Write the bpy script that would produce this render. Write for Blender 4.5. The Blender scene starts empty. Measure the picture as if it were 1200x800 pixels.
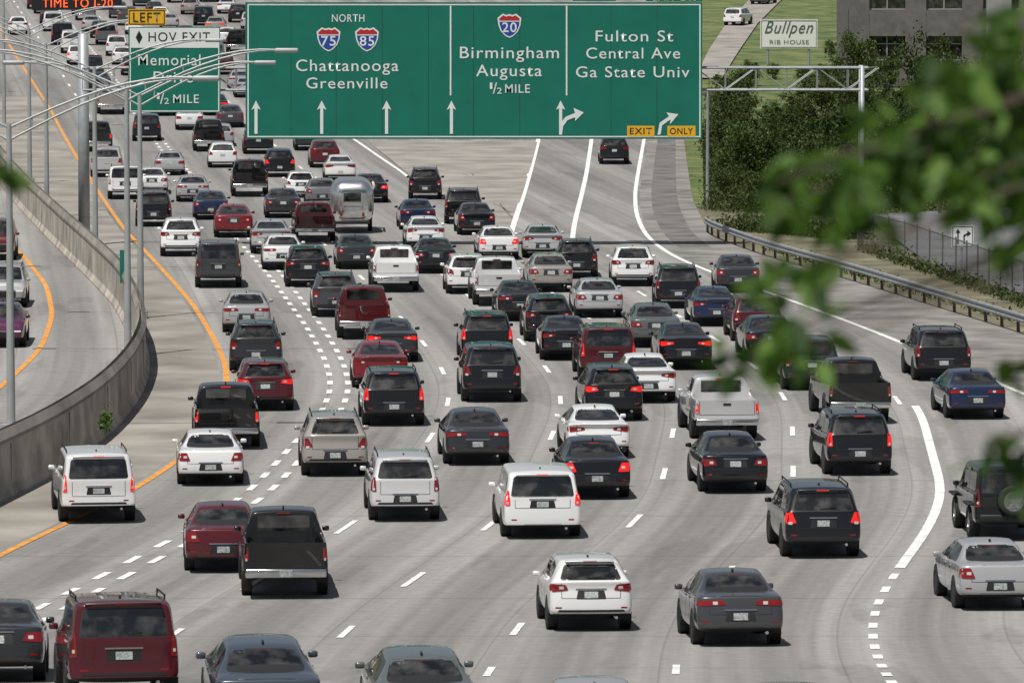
import bpy, bmesh, math, random
import numpy as np
from mathutils import Vector, Matrix
from mathutils.bvhtree import BVHTree
random.seed(7); rng=np.random.default_rng(7)
scene=bpy.context.scene
COL=scene.collection
# ------------------------------------------------------------------ survey
F=6500.0; H=16.0; PITCH=math.atan(508/6500.0)
cp,sp=math.cos(PITCH),math.sin(PITCH)
def zg(Y):
    if Y<135: return .00146*(135-max(Y,100.0))**2
    if Y<300: return 0.0
    if Y<400: return 1.37e-4*(Y-300)**2
    if Y<680: return 1.37+.0274*(Y-400)
    return 1.37+.0274*280
def sl(Y): return (zg(Y+2)-zg(Y-2))/4
def ray(px,py):
    return (px-600, F*cp+(400-py)*sp, -F*sp+(400-py)*cp)
def G(px,py,lift=0.0):
    a,b,c=ray(px,py); lo,hi=60.0,3000.0
    for _ in range(50):
        m=(lo+hi)/2
        if H+c*m/b-zg(m)>0: lo=m
        else: hi=m
    return Vector((a*lo/b,lo,zg(lo)+lift))
def PL(px,py,Y):
    a,b,c=ray(px,py); return Vector((a*Y/b,Y,H+c*Y/b))
def curve(pts,win=5):
    w=sorted([(G(*p).y,G(*p).x) for p in pts])
    ys=np.array([a for a,b in w]); xs=np.array([b for a,b in w])
    yy=np.arange(40,760,2.0)
    out=np.interp(yy,ys,xs)
    lo=yy<ys[0]; hi=yy>ys[-1]
    s0=(xs[1]-xs[0])/(ys[1]-ys[0]); s1=(xs[-1]-xs[-2])/(ys[-1]-ys[-2])
    out[lo]=xs[0]+s0*(yy[lo]-ys[0])*.5; out[hi]=xs[-1]+s1*(yy[hi]-ys[-1])
    k=np.exp(-np.linspace(-2,2,2*win+1)**2); k/=k.sum()
    p=np.pad(out,win,mode='reflect',reflect_type='odd'); out=np.convolve(p,k,'valid')
    return lambda Y: float(np.interp(Y,yy,out))
base=curve([(40,-20),(60,5),(105,60),(160,130),(190,170),(228,215),(280,275),(325,325),(370,385),(393,425),(400,455),(388,485),(345,532),(305,578),(230,625),(150,665),(60,710),(-20,755)])
orange=curve([(-20,0),(20,68),(60,130),(100,200),(145,268),(185,310),(225,355),(250,395),(266,430),(266,460),(240,515),(192,552),(130,590),(40,630),(-40,670)])
wallc=curve([(-40,150),(0,200),(40,250),(80,290),(110,318),(150,358),(172,400),(178,435),(165,470),(130,512),(60,562),(0,590),(-60,622),(-200,700)])
rightc=curve([(770,0),(780,60),(800,150),(812,235),(832,275),(900,300),(1000,328),(1200,390),(1400,455),(1700,560),(2000,700)])
rightedge=curve([(738,40),(757,150),(749,195),(744,225),(745,250),(756,277),(790,303),(850,325),(985,373),(1068,406),(1200,462),(1400,545),(1600,640)],9)
opp=curve([(-60,200),(0,277),(25,297),(55,335),(62,370),(48,410),(0,455),(-80,510)])
# ------------------------------------------------------------------ materials
def nt(mat): return mat.node_tree.nodes, mat.node_tree.links
def mat(name,col,rough=.5,metal=0,coat=0,noise=0,nscale=5,emis=None,bump=0,spec=.5,coords='Object'):
    m=bpy.data.materials.new(name); m.use_nodes=True; n,l=nt(m); b=n['Principled BSDF']
    b.inputs['Base Color'].default_value=(*col,1); b.inputs['Roughness'].default_value=rough
    b.inputs['Metallic'].default_value=metal; b.inputs['Coat Weight'].default_value=coat
    b.inputs['Specular IOR Level'].default_value=spec
    if emis: b.inputs['Emission Color'].default_value=(*emis[0],1); b.inputs['Emission Strength'].default_value=emis[1]
    if noise or bump:
        tc=n.new('ShaderNodeTexCoord'); nz=n.new('ShaderNodeTexNoise'); nz.inputs['Scale'].default_value=nscale; nz.inputs['Detail'].default_value=6
        l.new(tc.outputs[coords],nz.inputs['Vector'])
    if noise:
        mr=n.new('ShaderNodeMapRange'); mr.inputs['From Min'].default_value=.3; mr.inputs['From Max'].default_value=.7
        mr.inputs['To Min'].default_value=1-noise; mr.inputs['To Max'].default_value=1+noise
        l.new(nz.outputs['Fac'],mr.inputs['Value'])
        mx=n.new('ShaderNodeMix'); mx.data_type='RGBA'; mx.blend_type='MULTIPLY'; mx.inputs[0].default_value=1
        mx.inputs[6].default_value=(*col,1); l.new(mr.outputs[0],mx.inputs[7]); l.new(mx.outputs[2],b.inputs['Base Color'])
    if bump:
        bp=n.new('ShaderNodeBump'); bp.inputs['Strength'].default_value=bump; l.new(nz.outputs['Fac'],bp.inputs['Height']); l.new(bp.outputs[0],b.inputs['Normal'])
    return m
M={}
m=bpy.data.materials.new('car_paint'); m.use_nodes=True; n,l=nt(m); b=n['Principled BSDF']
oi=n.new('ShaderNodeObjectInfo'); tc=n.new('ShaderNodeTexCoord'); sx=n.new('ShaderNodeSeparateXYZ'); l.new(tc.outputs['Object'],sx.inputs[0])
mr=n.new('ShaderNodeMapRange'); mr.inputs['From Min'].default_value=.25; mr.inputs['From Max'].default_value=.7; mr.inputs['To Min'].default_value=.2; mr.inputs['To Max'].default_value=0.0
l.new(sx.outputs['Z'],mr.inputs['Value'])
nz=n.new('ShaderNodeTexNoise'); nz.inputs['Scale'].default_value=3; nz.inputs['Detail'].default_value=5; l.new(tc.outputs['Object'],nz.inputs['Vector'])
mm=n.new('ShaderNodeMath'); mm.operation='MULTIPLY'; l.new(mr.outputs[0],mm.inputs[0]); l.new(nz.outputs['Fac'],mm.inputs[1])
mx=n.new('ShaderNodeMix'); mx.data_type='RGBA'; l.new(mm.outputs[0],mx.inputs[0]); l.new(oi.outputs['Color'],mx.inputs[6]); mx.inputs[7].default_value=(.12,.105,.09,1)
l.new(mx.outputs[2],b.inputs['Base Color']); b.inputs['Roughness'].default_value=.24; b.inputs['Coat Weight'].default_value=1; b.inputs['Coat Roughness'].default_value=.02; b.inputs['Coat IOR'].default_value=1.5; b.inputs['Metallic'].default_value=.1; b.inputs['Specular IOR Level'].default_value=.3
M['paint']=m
m=mat('tinted_glass',(.012,.014,.016),.03,spec=1.0); n,l=nt(m); b=n['Principled BSDF']; M['glass']=m
tc=n.new('ShaderNodeTexCoord'); oi=n.new('ShaderNodeObjectInfo'); va=n.new('ShaderNodeVectorMath'); va.operation='ADD'; l.new(tc.outputs['Object'],va.inputs[0]); l.new(oi.outputs['Location'],va.inputs[1])
nz=n.new('ShaderNodeTexNoise'); nz.inputs['Scale'].default_value=2.6; nz.inputs['Detail'].default_value=3; l.new(va.outputs[0],nz.inputs['Vector'])
r=n.new('ShaderNodeValToRGB'); e=r.color_ramp.elements; e[0].position=.42; e[0].color=(.004,.005,.005,1); e[1].position=.7; e[1].color=(.06,.058,.055,1); l.new(nz.outputs['Fac'],r.inputs[0]); l.new(r.outputs[0],b.inputs['Base Color'])  # paler noise patches in the base colour imitate reflections in the glass
M['tail']=mat('tail_light_plastic',(.20,.006,.006),.12,coat=.8)
M['tail_on']=mat('lit_brake_light',(.45,.01,.01),.15,coat=.6,emis=((1,.02,.01),.55))
M['rev']=mat('clear_light_plastic',(.5,.48,.46),.12,coat=.8)
M['head']=mat('headlight_plastic',(.55,.56,.58),.1,coat=.8)
M['trim']=mat('black_plastic',(.010,.010,.011),.6)
M['tyre']=mat('tyre_rubber',(.013,.013,.013),.8,noise=.3,nscale=8)
M['rim']=mat('alloy_rim',(.42,.42,.43),.3,metal=.8)
M['plate']=mat('number_plate',(.34,.37,.36),.4,noise=.5,nscale=25)
M['chrome']=mat('chrome',(.6,.6,.6),.15,metal=1)
M['white_paint']=mat('white_road_paint',(.68,.68,.65),.7,noise=.32,nscale=2.5)
M['orange_paint']=mat('yellow_road_paint',(.58,.26,.05),.7,noise=.3,nscale=2.5)
M['conc_wall']=mat('stained_concrete',(.37,.335,.285),.9,noise=.42,nscale=.7,bump=.2)
M['steel']=mat('galvanised_steel',(.32,.34,.35),.5,metal=.3,noise=.15,nscale=3)
M['pole']=mat('pole_steel',(.36,.38,.38),.55,metal=.2,noise=.15,nscale=1)
M['green']=mat('green_sign_sheeting',(.002,.152,.105),.45,noise=.09,nscale=.8)
M['swhite']=mat('white_sign_sheeting',(.72,.76,.74),.45)
M['yellow']=mat('yellow_sign_sheeting',(.75,.42,.02),.45)
M['black']=mat('black_sign_ink',(.01,.01,.01),.5)
M['blue']=mat('blue_sign_sheeting',(.015,.06,.32),.45)
M['red']=mat('red_sign_sheeting',(.45,.02,.02),.45)
M['led']=mat('led_letters',(.6,.05,.01),.5,emis=((1,.12,.03),1.4))
M['bark']=mat('bark',(.10,.075,.055),.9,noise=.4,nscale=4,bump=.4)
M['dirt']=mat('dirt_and_weeds',(.13,.12,.075),.95,noise=.5,nscale=.5)
M['lot']=mat('parking_lot_asphalt',(.135,.135,.14),.9,noise=.2,nscale=.3)
M['tan']=mat('tan_gore_concrete',(.245,.228,.205),.9,noise=.3,nscale=.35)
M['tan2']=mat('tan_shoulder_concrete',(.235,.218,.192),.9,noise=.36,nscale=.3)
M['shld']=mat('patched_shoulder_asphalt',(.18,.171,.158),.9,noise=.42,nscale=.45)
M['strip']=mat('dark_asphalt_strip',(.125,.12,.114),.9,noise=.4,nscale=.6)
M['wallb']=mat('grey_brown_building_brick',(.14,.13,.125),.9,noise=.2,nscale=1.5)
M['wallg']=mat('grey_building_panel',(.28,.28,.285),.8,noise=.1,nscale=1)
M['airs']=mat('polished_aluminium',(.86,.86,.86),.2,metal=.95,noise=.06,nscale=2)
M['awn']=mat('beige_awning',(.5,.44,.34),.7)
def leafmat(name,c1,c2,trans=.25,spec=.5):
    m=bpy.data.materials.new(name); m.use_nodes=True; n,l=nt(m); b=n['Principled BSDF']
    g=n.new('ShaderNodeNewGeometry'); r=n.new('ShaderNodeValToRGB'); r.color_ramp.elements[0].color=(*c1,1); r.color_ramp.elements[1].color=(*c2,1)
    l.new(g.outputs['Random Per Island'],r.inputs[0]); l.new(r.outputs[0],b.inputs['Base Color']); b.inputs['Roughness'].default_value=.65; b.inputs['Specular IOR Level'].default_value=spec
    t=n.new('ShaderNodeBsdfTranslucent'); l.new(r.outputs[0],t.inputs['Color']); ms=n.new('ShaderNodeMixShader'); ms.inputs[0].default_value=trans
    l.new(b.outputs[0],ms.inputs[1]); l.new(t.outputs[0],ms.inputs[2]); l.new(ms.outputs[0],n['Material Output'].inputs[0]); return m
M['leaf']=leafmat('tree_leaves',(.022,.042,.012),(.065,.10,.026),.22,.12)
M['leaf2']=leafmat('bright_tree_leaves',(.035,.065,.015),(.11,.155,.042),.28,.15)
M['leaf3']=leafmat('olive_tree_leaves',(.03,.045,.014),(.085,.11,.032),.22,.12)
M['leafn']=leafmat('near_leaves',(.022,.06,.008),(.15,.28,.04),.42)
def grassmat():
    m=bpy.data.materials.new('grass'); m.use_nodes=True; n,l=nt(m); b=n['Principled BSDF']; tc=n.new('ShaderNodeTexCoord')
    nz=n.new('ShaderNodeTexNoise'); nz.inputs['Scale'].default_value=.35; nz.inputs['Detail'].default_value=10; nz.inputs['Roughness'].default_value=.7; l.new(tc.outputs['Object'],nz.inputs['Vector'])
    r=n.new('ShaderNodeValToRGB'); e=r.color_ramp.elements; e[0].position=.38; e[0].color=(.035,.075,.016,1); e[1].position=.62; e[1].color=(.15,.16,.055,1)
    l.new(nz.outputs['Fac'],r.inputs[0]); l.new(r.outputs[0],b.inputs['Base Color']); b.inputs['Roughness'].default_value=.95; return m
M['grass']=grassmat()
def roadmat():
    m=bpy.data.materials.new('worn_concrete_road'); m.use_nodes=True; n,l=nt(m); b=n['Principled BSDF']
    uv=n.new('ShaderNodeUVMap'); uv.uv_map='lane'; s=n.new('ShaderNodeSeparateXYZ'); l.new(uv.outputs[0],s.inputs[0])
    def math_(op,a,bb=None):
        k=n.new('ShaderNodeMath'); k.operation=op
        for i,v in enumerate((a,bb)):
            if v is None: continue
            if isinstance(v,(int,float)): k.inputs[i].default_value=v
            else: l.new(v,k.inputs[i])
        return k.outputs[0]
    def noise(sx_,sy_,det=6,sc=1):
        mp=n.new('ShaderNodeMapping'); mp.inputs['Scale'].default_value=(sx_,sy_,1); l.new(uv.outputs[0],mp.inputs[0])
        z=n.new('ShaderNodeTexNoise'); z.inputs['Scale'].default_value=sc; z.inputs['Detail'].default_value=det; l.new(mp.outputs[0],z.inputs['Vector']); return z.outputs['Fac']
    def mrange(v,a,bb,c,d):
        k=n.new('ShaderNodeMapRange'); l.new(v,k.inputs[0]); 
        for i,x in enumerate((a,bb,c,d)): k.inputs[i+1].default_value=x
        return k.outputs[0]
    lane=math_('COSINE',math_('MULTIPLY',s.outputs['X'],2*math.pi/3.66))
    lane=mrange(lane,-1,1,.76,1.06)
    streak=mrange(noise(2.2,.02),.3,.7,.78,1.14)
    big=mrange(noise(.06,.02),.3,.7,.80,1.14)
    patch=mrange(noise(.5,.07,3),.58,.62,1.0,.84)
    fine=mrange(noise(3,3,4),.3,.7,.88,1.1)
    j=math_('FRACT',math_('MULTIPLY',s.outputs['Y'],1/9.1)); joint=mrange(j,0.0,.02,.62,1.0)
    jl=math_('FRACT',math_('MULTIPLY',math_('ADD',s.outputs['X'],.35),1/3.66)); jl=mrange(jl,0,.02,.7,1.0)
    tot=math_('MULTIPLY',math_('MULTIPLY',math_('MULTIPLY',lane,streak),math_('MULTIPLY',big,fine)),math_('MULTIPLY',math_('MULTIPLY',joint,jl),patch))
    mx=n.new('ShaderNodeMix'); mx.data_type='RGBA'; mx.blend_type='MULTIPLY'; mx.inputs[0].default_value=1; mx.inputs[6].default_value=(.250,.242,.231,1); l.new(tot,mx.inputs[7])
    l.new(mx.outputs[2],b.inputs['Base Color']); b.inputs['Roughness'].default_value=.85; return m
M['road']=roadmat()
# ------------------------------------------------------------------ helpers
def newobj(name,me,parent=None,loc=None,label=None,cat=None,kind=None,group=None,color=None):
    o=bpy.data.objects.new(name,me); COL.objects.link(o)
    if parent: o.parent=parent
    if loc is not None: o.location=loc
    if label: o['label']=label
    if cat: o['category']=cat
    if kind: o['kind']=kind
    if group: o['group']=group
    if color: o.color=(*color,1)
    return o
def mesh(name,v,f,m,smooth=False):
    me=bpy.data.meshes.new(name); me.from_pydata([tuple(x) for x in v],[],f); me.update()
    if m: me.materials.append(m)
    if smooth: me.polygons.foreach_set('use_smooth',[True]*len(me.polygons))
    return me
class MB:
    def __init__(s): s.v=[]; s.f=[]
    def box(s,c,d,rot=None):
        b=len(s.v)
        for x in(-1,1):
            for y in(-1,1):
                for z in(-1,1):
                    p=Vector((x*d[0]/2,y*d[1]/2,z*d[2]/2))
                    if rot: p=rot@p
                    s.v.append(tuple(Vector(c)+p))
        s.f+=[tuple(b+i for i in q) for q in((0,1,3,2),(4,6,7,5),(0,4,5,1),(2,3,7,6),(0,2,6,4),(1,5,7,3))]
        return s
    def tube(s,a,b_,r0,r1=None,n=10):
        r1=r0 if r1 is None else r1; a=Vector(a); b_=Vector(b_); d=(b_-a).normalized(); u=d.orthogonal().normalized(); w=d.cross(u); k=len(s.v)
        for P,r in((a,r0),(b_,r1)):
            for i in range(n):
                t=2*math.pi*i/n; s.v.append(tuple(P+u*math.cos(t)*r+w*math.sin(t)*r))
        for i in range(n): s.f.append((k+i,k+(i+1)%n,k+n+(i+1)%n,k+n+i))
        s.f.append(tuple(k+i for i in range(n))[::-1]); s.f.append(tuple(k+n+i for i in range(n))); return s
    def poly(s,pts):
        k=len(s.v); s.v+=[tuple(p) for p in pts]; s.f.append(tuple(range(k,k+len(pts)))); return s
    def me(s,name,m,smooth=False,bevel=0,seg=2):
        me=mesh(name,s.v,s.f,m,smooth)
        if bevel:
            bm=bmesh.new(); bm.from_mesh(me); bmesh.ops.bevel(bm,geom=bm.edges[:],offset=bevel,segments=seg,affect='EDGES',profile=.5); bm.to_mesh(me); bm.free()
            me.polygons.foreach_set('use_smooth',[True]*len(me.polygons))
        return me
# ------------------------------------------------------------------ ground
Ys=list(np.arange(-60,760,5.0))+[900,1200,1700,2600]
def sheet(name,xs_of,m,lift,Y0,Y1,uv=False,step=4,**k):
    ys=np.arange(Y0,Y1,step); v=[];f=[];uvs=[]
    for a,Y in enumerate(ys):
        xs=xs_of(Y)
        for x in xs: v.append((x,Y,zg(Y)+lift)); uvs.append((x-(base(Y) if 40<Y<758 else 0),Y))
    n_=len(xs)
    for a in range(len(ys)-1):
        for c in range(n_-1): f.append((a*n_+c,a*n_+c+1,(a+1)*n_+c+1,(a+1)*n_+c))
    me=mesh(name,v,f,m)
    if uv:
        L=me.uv_layers.new(name='lane')
        for lp in me.loops: L.data[lp.index].uv=uvs[lp.vertex_index]
    return newobj(name,me,kind='structure',**k)
v=[];f=[]; xsg=[-900,-300,-100,-40,0,40,100,300,900]
for Y in Ys:
    for x in xsg: v.append((x,Y,zg(Y)-.08))
nx=len(xsg)
for a in range(len(Ys)-1):
    for c in range(nx-1): f.append((a*nx+c,a*nx+c+1,(a+1)*nx+c+1,(a+1)*nx+c))
newobj('ground',mesh('ground',v,f,M['grass']),kind='structure',label='grassy ground around the freeway')
sheet('road',lambda Y:list(np.linspace(base(Y)-28,rightc(Y),15)),M['road'],0,60,740,uv=True,step=2,label='worn light concrete freeway surface')
sheet('shoulder',lambda Y:[rightedge(Y)+.25,(rightedge(Y)+rightc(Y))/2,rightc(Y)],M['shld'],.004,150,420,step=2,label='patched asphalt shoulder inside the guardrail')
sheet('asphalt_strip',lambda Y:[rightedge(Y)+.9,rightedge(Y)+.9+min(1.5,max(.2,(rightc(Y)-rightedge(Y))*.45))],M['strip'],.008,262,420,step=2,label='dark asphalt strip beside the exit lane')
sheet('shoulder',lambda Y:[wallc(Y)-.1,(wallc(Y)+orange(Y))/2,orange(Y)-.25],M['tan2'],.004,138,420,step=2,label='stained concrete shoulder beside the median wall')
def xr(a,b_): return lambda Y:[rightc(Y)+a,rightc(Y)+(a+b_)/2,rightc(Y)+b_]
sheet('verge',xr(0,7.5),M['dirt'],-.03,135,300,label='weedy dirt verge behind the guardrail')
ga=[(430,165),(480,205),(530,240),(575,262),(594,275)]; gb=[(630,165),(619,205),(608,240),(602,262),(597,275)]
mb=MB(); L_=lambda P,Q,t:(P[0]+(Q[0]-P[0])*t,P[1]+(Q[1]-P[1])*t)
for i in range(4):
    N=6
    for j in range(N):
        q=[L_(ga[i],gb[i],j/N),L_(ga[i],gb[i],(j+1)/N),L_(ga[i+1],gb[i+1],(j+1)/N),L_(ga[i+1],gb[i+1],j/N)]
        mb.poly([G(*p,.008) for p in q])
newobj('gore_pavement',mb.me('gore',M['tan']),kind='structure',label='light tan paved gore between freeway and exit lanes')
mb=MB()
for (a,b_) in (((470,178),(612,228)),((520,170),(604,258)),((560,168),(626,182)),((448,172),(600,250))):
    P=[G(a[0]+(b_[0]-a[0])*t/12+random.uniform(-2,2),a[1]+(b_[1]-a[1])*t/12,.012) for t in range(13)]
    for p,q in zip(P[:-1],P[1:]): mb.poly([p-Vector((.05,0,0)),p+Vector((.05,0,0)),q+Vector((.05,0,0)),q-Vector((.05,0,0))])
newobj('tar_seam',mb.me('tar',M['strip']),kind='structure',label='dark tar seams on the gore')
lp=[G(1010,252),G(1400,232),G(1500,385),G(1190,350),G(1085,306)]
newobj('parking_lot',mesh('parking_lot',[p+Vector((0,0,.012)) for p in lp],[(0,1,2,3,4)],M['lot']),kind='structure',label='grey asphalt lot behind the fence')
ra=[G(815,92),G(830,60),G(850,30),G(878,0),G(900,-14)]; rb=[G(846,92),G(866,60),G(888,28),G(916,0),G(940,-14)]
mb=MB()
for i in range(4): mb.poly([ra[i]+Vector((0,0,.05)),rb[i]+Vector((0,0,.05)),rb[i+1]+Vector((0,0,.05)),ra[i+1]+Vector((0,0,.05))])
newobj('side_road',mb.me('side_road',M['tan']),kind='structure',label='pale road climbing the grassy slope')
# ------------------------------------------------------------------ markings
def stripe(name,fx,Y0,Y1,w,m,dash=None,gap=None,lift=.014,step=2.0):
    mb=MB(); Y=Y0
    def seg(a,b_):
        ns=max(1,int((b_-a)/step)); P=[]
        for i in range(ns+1):
            y=a+(b_-a)*i/ns; P.append((fx(y),y))
        for i in range(ns):
            (x0,y0),(x1,y1)=P[i],P[i+1]
            mb.poly([(x0-w/2,y0,zg(y0)+lift),(x0+w/2,y0,zg(y0)+lift),(x1+w/2,y1,zg(y1)+lift),(x1-w/2,y1,zg(y1)+lift)])
    if dash:
        while Y<Y1: seg(Y,Y+dash); Y+=dash+gap
    else: seg(Y0,Y1)
    newobj(name,mb.me(name,m),kind='structure')
W=M['white_paint']; O=M['orange_paint']
LW=3.66
for dx in(-.3,.3): stripe('lane_marking',lambda Y,dx=dx:base(Y)+dx,84,600,.19,W,1.5,1.9)
for k,(a,b_) in {-1:(285,600),1:(80,600),2:(80,600),3:(80,235),4:(80,235),5:(175,232)}.items():
    stripe('lane_marking',lambda Y,k=k:base(Y)+LW*k,a+k*.7,b_,.15,W,3.05,9.1)
stripe('lane_marking',lambda Y:base(Y)+LW*5.12,134,178,.26,W)
stripe('lane_marking',lambda Y:base(Y)+LW*5.12,84,132,.20,W,1.2,1.6)
stripe('edge_line',orange,84,620,.2,O); stripe('edge_line',opp,150,330,.2,O)
stripe('edge_line',rightedge,150,420,.22,W)
def pxline(pts,w=.22,win=9):
    c=curve(pts,win); ys=[G(*p).y for p in pts]; stripe('edge_line',c,min(ys),max(ys),w,W)
pxline([(634,150),(623,195),(598,275)],.28); pxline([(695,150),(687,205),(673,262),(670,285)],.25)
pxline([(395,150),(425,170),(480,207)],.2)
# ------------------------------------------------------------------ median wall
def ribbon_wall(name,fx,Y0,Y1,h,t,m,step=3,**k):
    prof=[(-t/2-.12,0),(-t/2-.12,.1),(-t/2,.35),(-t/2+.03,h),(t/2-.03,h),(t/2,.35),(t/2+.12,.1),(t/2+.12,0)]
    v=[];f=[]; ys=list(np.arange(Y0,Y1,step)); n_=len(prof)
    for Y in ys:
        for dx,z in prof: v.append((fx(Y)+dx,Y,zg(Y)+z-.02))
    for a in range(len(ys)-1):
        for c in range(n_-1): f.append((a*n_+c,(a+1)*n_+c,(a+1)*n_+c+1,a*n_+c+1))
    f.append(tuple(range(n_))); f.append(tuple((len(ys)-1)*n_+i for i in range(n_))[::-1])
    return newobj(name,mesh(name,v,f,m),**k)
mw=ribbon_wall('median_wall',lambda Y:wallc(Y)-.3,70,620,1.55,.35,M['conc_wall'],label='stained concrete median barrier wall along the freeway',cat='wall')
ribbon_wall('coping',lambda Y:wallc(Y)-.3,70,420,.07,.12,M['tan2'],parent=mw,loc=(0,0,1.55))
M['wjoint']=mat('dark_wall_joint',(.16,.145,.125),.9)  # darker colour of the wall's vertical joints
wj=MB().box((0,0,.85),(.285,.02,1.2)).me('wall_joint',M['wjoint'])
for Y in np.arange(96,330,9.1): newobj('wall_joint',wj,mw,loc=(wallc(Y)-.27,Y,zg(Y)))
ribbon_wall('barrier_wall',lambda Y:opp(Y)-14,200,620,1.1,.35,M['conc_wall'],label='low concrete barrier beside opposite lanes',cat='wall')
# ------------------------------------------------------------------ cars
WS,TRIM,HL,HR=4,7,8,9
def loft(spec):
    st=[tuple(s) for s in spec['st']]; zr=spec['z']; ws=spec['ws']; yo0=spec['yo']; ins=not spec.get('bed')
    if ins:
        a=st[0]; wm=spec['w']
        st=[(a[0],wm*spec.get('capw',.93),a[2],a[3],a[4],a[5]*.97),(.09,wm*.985,a[2]-.02,a[3],a[4]+.01,a[5]*1.0)]+st[1:]; ws+=1
    n_=len(st)
    bm=bmesh.new(); cr=bm.edges.layers.float.new('crease_edge')
    L=[];R=[]
    for i,s in enumerate(st):
        y,w,zb,belt,top,tw=s[:6]; bed=len(s)>6
        z2,z3,z4=[min(a,belt-(5-j)*.05) for a,j in zip(zr,(2,3,4))]
        pts=[(.80*w,zb),(.97*w,zb+.08),(1.0*w,z2),(.998*w,z3),(.988*w,z4),(.965*w,belt)]
        if bed: pts+=[(.96*w,belt+.015),(.95*w,belt+.02),(.89*w,belt+.015),(.87*w,belt-.42),(.3*w,belt-.42)]
        else:
            hgt=top-belt
            if hgt>.25: pts+=[(.93*w,belt+.03),(tw+.025,top-.10),(tw-.05,top-.022),(tw*.62,top),(tw*.3,top+.012)]
            else: pts+=[(.93*w,belt+.02),(min(tw+.10,.9*w),belt+hgt*.6),(tw,top-.01),(tw*.62,top+.005),(tw*.3,top+.012)]
        yo=[0]*11
        if i==0: yo=yo0
        if i==1 and ins: yo=yo0
        if i==n_-1: yo=[-a for a in spec.get('yf',[.08,0,0,0,.04,.12,.16,.2,.22,.22,.22])]
        l=[];r=[]
        for j,(x,z) in enumerate(pts):
            l.append(bm.verts.new((-x,y+yo[j],z))); r.append(bm.verts.new((x,y+yo[j],z)))
        L.append(l);R.append(r)
    def face(vs,mi):
        vs2=[]
        for q in vs:
            if q not in vs2: vs2.append(q)
        try: f=bm.faces.new(vs2); f.material_index=mi
        except ValueError: pass
    for i in range(n_-1):
        for j in range(10):
            for sd,A in((0,L),(1,R)):
                mi=0
                if j==0: mi=TRIM
                if j>=8 and i==ws: mi=WS
                q=[A[i][j],A[i+1][j],A[i+1][j+1],A[i][j+1]]
                face(q if sd else q[::-1],mi)
        face([R[i][10],R[i+1][10],L[i+1][10],L[i][10]],WS if i==ws else 0)
        face([L[i][0],L[i+1][0],R[i+1][0],R[i][0]],TRIM)
    for end,(A,B) in ((0,(L[0],R[0])),(1,(L[-1],R[-1]))):
        c=[.7]*11 if end==0 else [.66]*11
        I=[];J=[]
        for j in range(11):
            if j in(0,10): I.append(A[j]);J.append(B[j])
            else:
                bul=spec.get('bulge',.05)*(1 if end==0 else -1)
                I.append(bm.verts.new((A[j].co.x*c[j],A[j].co.y-bul,A[j].co.z))); J.append(bm.verts.new((B[j].co.x*c[j],B[j].co.y-bul,B[j].co.z)))
        for j in range(10):
            mo_l=mo_r=mi=0
            if end==0:
                if j==0: mo_l=mo_r=mi=TRIM
            else:
                if j==3: mo_l,mo_r=HL,HR
                if j in(1,2): mi=TRIM
                if j==3: mi=TRIM if spec.get('grille',1) else 0
            s_=1 if end==0 else -1
            face([A[j],I[j],I[j+1],A[j+1]][::s_],mo_l); face([J[j],B[j],B[j+1],J[j+1]][::s_],mo_r); face([I[j],J[j],J[j+1],I[j+1]][::s_],mi)
    bm.normal_update()
    for e in bm.edges:
        fs=e.link_faces
        if len(fs)==2:
            a=fs[0].normal.angle(fs[1].normal,0) if fs[0].normal.length and fs[1].normal.length else 0
            v=0
            if a>.45: v=.35
            if a>.8: v=.55
            if a>1.2 and spec.get('hard'): v=.75
            if fs[0].material_index!=fs[1].material_index: v=max(v,.85)
            e[cr]=v
    me=bpy.data.meshes.new('t'); bmesh.ops.recalc_face_normals(bm,faces=bm.faces); bm.to_mesh(me); bm.free()
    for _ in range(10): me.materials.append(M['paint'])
    o=bpy.data.objects.new('t',me); COL.objects.link(o); md=o.modifiers.new('s','SUBSURF'); md.levels=2; md.render_levels=2
    dg=bpy.context.evaluated_depsgraph_get(); ev=bpy.data.meshes.new_from_object(o.evaluated_get(dg))
    bpy.data.objects.remove(o)
    b2=bmesh.new(); b2.from_mesh(ev); bvh=BVHTree.FromBMesh(b2); b2.free()
    out=[]
    for mi in sorted(set(p.material_index for p in ev.polygons)):
        b2=bmesh.new(); b2.from_mesh(ev); bmesh.ops.delete(b2,geom=[q for q in b2.faces if q.material_index!=mi],context='FACES')
        for q in b2.faces: q.material_index=0; q.smooth=True
        nm={0:'body',WS:'windscreen',TRIM:'lower_trim',HL:'headlight',HR:'headlight'}[mi]
        mm_=bpy.data.meshes.new(nm); b2.to_mesh(mm_); b2.free()
        mk={0:'paint',WS:'glass',TRIM:'trim',HL:'head',HR:'head'}[mi]
        mm_.materials.append(M[mk]); out.append((nm,mm_))
    return out,bvh
def rounded(pts,r,n_=4):
    out=[]; N=len(pts)
    for i in range(N):
        p=Vector(pts[i]); a=Vector(pts[i-1])-p; b_=Vector(pts[(i+1)%N])-p
        ra=min(r,a.length*.45); rb_=min(r,b_.length*.45); A=p+a.normalized()*ra; B=p+b_.normalized()*rb_
        for k in range(n_+1):
            t=k/n_; out.append((A*(1-t)**2+p*2*t*(1-t)+B*t*t))
    return out
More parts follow.
